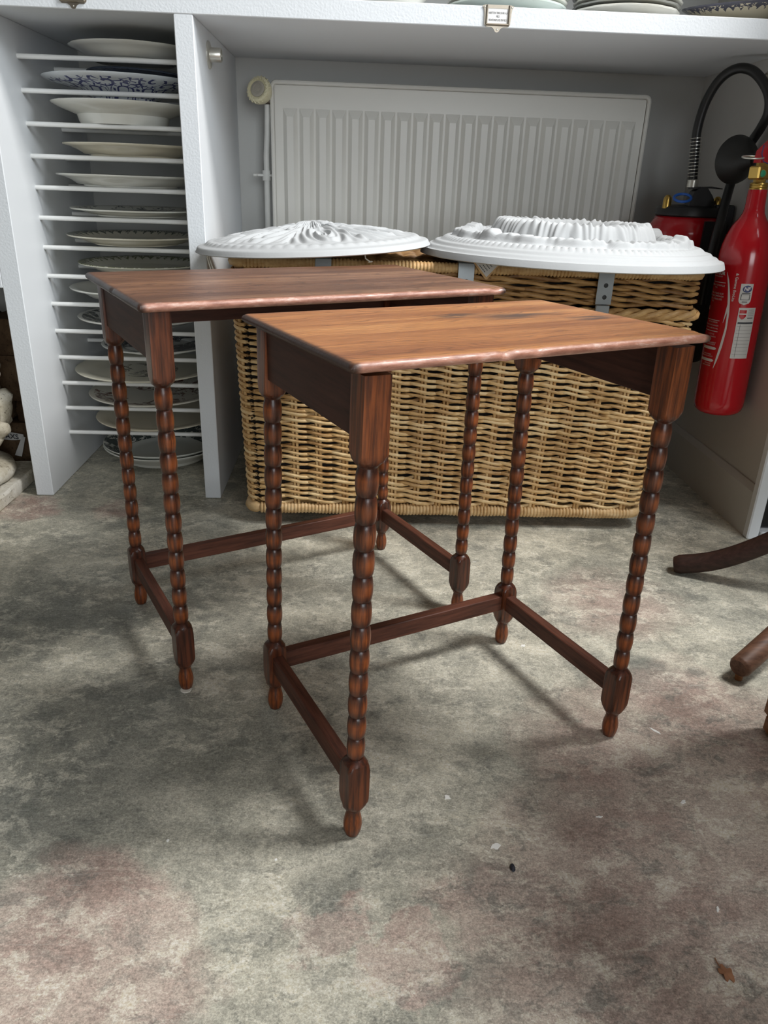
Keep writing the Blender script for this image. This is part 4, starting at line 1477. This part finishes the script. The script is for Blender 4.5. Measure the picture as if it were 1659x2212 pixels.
# arched hose with a wire spring at its foot
hp = [(.839, 2.035, .768), (.836, 2.035, .80), (.830, 2.035, .85), (.826, 2.033, .90), (.832, 2.025, .955), (.848, 2.005, 1.000), (.872, 1.975, 1.019), (.900, 1.945, 1.008), (.924, 1.915, .968), (.935, 1.915, .930), (.937, 1.940, .897), (.931, 1.974, .855), (.916, 1.985, .795), (.895, 1.955, .735), (.878, 1.925, .690), (.868, 1.912, .64), (.862, 1.905, .55), (.862, 1.905, .50)]


def catmull(P_, n=8):
    P_ = [Vector(p) for p in P_]
    out = []
    for i in range(len(P_) - 1):
        a, b2, c, d_ = P_[max(i - 1, 0)], P_[i], P_[i + 1], P_[min(i + 2, len(P_) - 1)]
        for k in range(n):
            t = k / n
            out.append(.5 * ((2 * b2) + (-a + c) * t + (2 * a - 5 * b2 + 4 * c - d_) * t * t + (-a + 3 * b2 - 3 * c + d_) * t ** 3))
    out.append(P_[-1])
    return out


E2M = Matrix.Translation((-BC[0], -BC[1], -.10))
hpp = catmull(hp)
MB().tube(hpp, .0108, 14).xf(E2M).build('hose', M['rubber'], e2)
MB().lathe([(.0135, 0), (.0135, .016), (.0118, .018)], 20).xf(E2M @ Matrix.Translation((.8395, 2.035, .766))).build('hose_ferrule', M['nickel'], e2)
coil = []
for k in range(12 * 16):
    a = 2 * pi * k / 16
    u = k / (12 * 16)
    zc = .786 + .092 * u
    xc = .8375 - .010 * u
    coil.append((xc + .0130 * cos(a), 2.035 + .0130 * sin(a), zc))
MB().tube(coil, .0011, 5).xf(E2M).build('wire_spring', M['nickel'], e2)

# ------------------------------------------------------------------ bentwood coat stand (only two feet reach into the picture)
CS = Vector((1.02, 1.27, 0))
cs = empty('coat_stand', CS, 0, 'dark bentwood stand whose two curved feet reach in from the right edge', 'coat stand')


def bent_leg(tip, zs_, r0, mat, name='foot_arm'):
    tip = Vector(tip) - CS
    d_ = Vector((-tip.x, -tip.y, 0))
    P_ = [tip + d_ * s + Vector((0, 0, z)) for s, z in zs_]
    P_ = catmull(P_, 6)
    n = len(P_)
    return MB().tube(P_, [r0 * (.80 + .2 * min(1, i / 4)) for i in range(n)], 18).build(name, mat, cs, 40)


bent_leg((.700, 1.430, 0), ((0, .0165), (.06, .0230), (.2, .042), (.36, .078), (.55, .135), (.72, .20), (.86, .28), (.93, .36)), .0205, M['bent'])
l2 = bent_leg((.652, 1.033, 0), ((0, .028), (.03, .031), (.12, .043), (.24, .060), (.42, .088), (.65, .14), (.84, .25), (.92, .36)), .0190, M['bent_worn'])
MB().lathe([(.0062, .0004), (.0066, .010), (.0066, .024)], 14, .662 - CS.x, 1.041 - CS.y).build('glide_peg', M['oakleg'], cs)
bent_leg((1.36, 1.07, 0), ((0, .0175), (.2, .034), (.36, .058), (.55, .102), (.72, .165), (.86, .26), (.93, .36)), .0175, M['bent'])
bent_leg((1.33, 1.53, 0), ((0, .0175), (.2, .034), (.36, .058), (.55, .102), (.72, .165), (.86, .26), (.93, .36)), .0175, M['bent'])
MB().lathe([(.0005, .30), (.034, .30), (.036, .33), (.036, .40), (.024, .43), (.020, .50), (.018, 1.70), (.024, 1.72), (.020, 1.76), (.0005, 1.77)], 24).build('pole', M['bent'], cs)

# an unseen dark coat added on the stand to block the side-window light
coat = MB()
rings = []
for z, r in ((.70, .20), (.72, .215), (1.0, .195), (1.3, .175), (1.50, .16), (1.60, .10), (1.66, .05), (1.68, .035)):
    rings.append([(r * 1.15 * cos(2 * pi * k / 48) * (1 + .05 * sin(9 * 2 * pi * k / 48) * (1.7 - z)), r * .85 * sin(2 * pi * k / 48) * (1 + .06 * sin(7 * 2 * pi * k / 48) * (1.7 - z)), z) for k in range(48)])
coat.loft(rings, True)
shade_coat = coat.build('coat', simple('shade_coat_wool', (0.02, 0.021, 0.025), .9), None, 50)
shade_coat.location = (CS.x + .26, CS.y + .02, 0)
tag(shade_coat, 'unseen dark coat on the bentwood stand, added to block side-window light', 'coat')

# small oak table by the right edge: only the foot of one leg shows
tt = empty('oak_table', (.992, .63, 0), 0, 'orange oak high table, only one leg foot showing at the right edge of the picture', 'table')
for lx, ly in ((-.325, .255), (.325, .255), (-.325, -.255), (.325, -.255)):
    lg = MB()
    lg.box(lx - .030, lx + .030, ly - .030, ly + .030, .0005, .034, .006)
    lg.box(lx - .033, lx + .033, ly - .033, ly + .033, .030, .985, .005)
    lg.build('leg', M['oakleg'], tt)
MB().box(-.41, .41, -.34, .30, .985, 1.02, .004).build('tabletop', M['oakleg'], tt)
for y in (-.265, .265):
    MB().box(-.29, .29, y - .010, y + .010, .86, .984, .001).build('apron', M['oakleg'], tt)
for x in (-.335, .335):
    MB().box(x - .010, x + .010, -.22, .22, .86, .984, .001).build('apron', M['oakleg'], tt)

# ------------------------------------------------------------------ carved stone ornament at the left edge
so = empty('stone_ornament', (-.984, 1.795, 0), 0, 'weathered pale stone garden ornament with carved leaves at the left edge', 'ornament')
b = MB()
N = 14
rings = []
for z, ins in ((.0005, .004), (.006, 0), (.030, 0), (.036, .005)):
    ring = []
    h_ = .150 - ins
    per = []
    for k in range(N): per.append((-h_ + 2 * h_ * k / N, -h_))
    for k in range(N): per.append((h_, -h_ + 2 * h_ * k / N))
    for k in range(N): per.append((h_ - 2 * h_ * k / N, h_))
    for k in range(N): per.append((-h_, h_ - 2 * h_ * k / N))
    for x, y in per:
        q = noise.noise(Vector((x * 25, y * 25, z * 40))) * .004
        ring.append((x + q, y - q, z))
    rings.append(ring)
b.loft(rings, True)
b.build('plinth', M['stone'], so, 30)
MB().lathe([(.0005, .036), (.118, .036), (.132, .044), (.138, .058), (.132, .074), (.112, .084), (.085, .090), (.072, .105), (.070, .125), (.0005, .125)], 40).build('base_disc', M['stone'], so, 60)
MB().lathe([(.0005, .120), (.075, .122), (.108, .150), (.128, .195), (.130, .245), (.115, .295), (.085, .335), (.04, .36), (.0005, .37)], 36).build('bulb', M['stone'], so, 60)
def stone_leaf(a, z0, z1, rr_, curl, w_):
    P_, Rr = [], []
    for k in range(9):
        u = k / 8
        r = rr_ + curl * u ** 2.2
        P_.append((r * cos(a), r * sin(a), z0 + (z1 - z0) * u - .02 * max(0, u - .75) * 2))
        Rr.append(w_ * sin(pi * (.12 + .80 * u)) ** .7)
    Q_ = catmull(P_, 3)
    R_ = [Rr[min(i // 3, 8)] + (Rr[min(i // 3 + 1, 8)] - Rr[min(i // 3, 8)]) * (i % 3) / 3 for i in range(len(Q_))]
    mb = MB().tube(Q_, R_, 18)
    mb.build('leaf', M['stone'], so, 80)
for k in range(9):
    a = 2 * pi * k / 9 + .0
    stone_leaf(a, .115, .185, .085, .062, .030)
for k in range(9):
    a = 2 * pi * (k + .5) / 9
    stone_leaf(a, .150, .262, .108, .040, .032)
for k in range(8):
    a = 2 * pi * k / 8
    stone_leaf(a, .23, .325, .100, .042, .030)

# dark rubble stones stored behind it, with a printed band tag
rub = []
rs = random.Random(4)
zz = 0.001
places = (
    (.115, ((-1.28, .30), (-.95, .28))), (.060, ((-1.36, .22), (-1.08, .30), (-.875, .10))), (.125, ((-1.25, .36), (-.93, .24))), (.095, ((-1.38, .2), (-1.12, .28), (-.895, .14))))
names = iter(('dark rough stone block at the floor behind the ornament, further left', 'dark rough stone block at the floor behind the ornament, next to the white panel',
              'thin dark stone in the second course, far left', 'thin dark stone in the second course, middle', 'thin dark stone in the second course, beside the white panel',
              'dark stone in the third course, far left', 'dark stone in the third course, beside the white panel',
              'dark stone in the top course, far left', 'dark stone in the top course, middle', 'dark stone in the top course, beside the white panel'))
for hgt, row in places:
    for cx_, wd in row:
        mb = MB()
        rings = []
        for i in range(9):
            u = i / 8
            sc_ = (1 - abs(2 * u - 1) ** 6) * .08 + .92
            ring = []
            for j in range(28):
                th = 2 * pi * j / 28
                c, s_ = cos(th), sin(th)
                k = 1 / max(abs(c) ** 8 + abs(s_) ** 8, 1e-6) ** .125
                q = 1 + .04 * noise.noise(Vector((c * 3 + cx_ * 9, s_ * 3, u * 4 + zz * 20)))
                ring.append((wd / 2 * .97 * c * k * sc_ * min(q, 1.02), .10 * s_ * k * sc_ * min(q, 1.02), u * hgt * .985))
            rings.append(ring)
        mb.loft(rings, True)
        o = mb.build('stone_block', M['darkstone'], None, 50)
        o.location = (cx_, 2.12, zz)
        tag(o, next(names), 'stone', 'dark stones stacked behind the ornament')
    zz += hgt
at = empty('band_tag', (-.918, 1.985, .092), 0, 'pale band tag lettered AXS on the dark stones behind the ornament', 'tag')
mb = MB()
P0, P1 = [], []
for k in range(13):
    u = k / 12
    x = -.048 + .072 * u
    y = .004 + .006 * (2 * u - 1) ** 2
    hh = .0115 * sin(pi * (.18 + .70 * u)) ** .6
    P0.append((x, y, -hh - .006 * u)); P1.append((x, y, hh - .006 * u))
mb.add(P0 + P1, [(i, i + 1, 14 + i, 13 + i) for i in range(12)])
band_o = mb.build('band', M['card_grey'], at, 60)
mb = MB()
v, f = text_mesh('AXS', .0190, 'CENTER', .0003)
mb.add([(x * 1.0 - .004, .0030, y - .004 - .08 * x) for x, y, _ in v], f)
mb.build('printed_text', M['ink'], band_o, 0)
mb = MB()
mb.loft([[(.021, y, -.004), (.030, y, -.006), (.012, y, -.062), (-.006, y, -.058)] for y in (.006, .007)], True)
mb.build('tail', M['card_grey'], at, 0)

# ------------------------------------------------------------------ bits lying on the floor
lf = []
for k in range(24):
    a = 2 * pi * k / 24
    r = .0105 * (.55 + .45 * abs(cos(a * 2.5)) + .12 * sin(a * 7))
    lf.append((r * cos(a) * .75, r * sin(a), .0012 + .0015 * abs(cos(a))))
mb = MB()
c0 = (0, 0, .0022)
mb.add([c0] + lf, [(0, 1 + k, 1 + (k + 1) % 24) for k in range(24)])
mb.add([(0, 0, .0012)] + [(x, y, z - .0010) for x, y, z in lf], [(0, 1 + (k + 1) % 24, 1 + k) for k in range(24)])
leaf = empty('dry_leaf', (.404, .522, .0003), .4, 'small dry brown leaf on the floor near the bottom right', 'leaf')
mb.build('blade', M['leafd'], leaf, 0)
MB().tube([(0, .009, .0015), (.001, .014, .0012), (.003, .018, .0010)], .0006, 5).build('stem', M['leafd'], leaf)
mb = MB().lathe([(.0005, 0), (.003, 0), (.0042, .0016), (.0030, .0036), (.0005, .0042)], 9)
pb = mb.build('pebble', M['pebble'], None, 30)
pb.location = (.202, .657, .0001)
pb.scale = (.8, 1.5, 1)
tag(pb, 'tiny dark chip lying on the floor in front of the tables', 'chip')
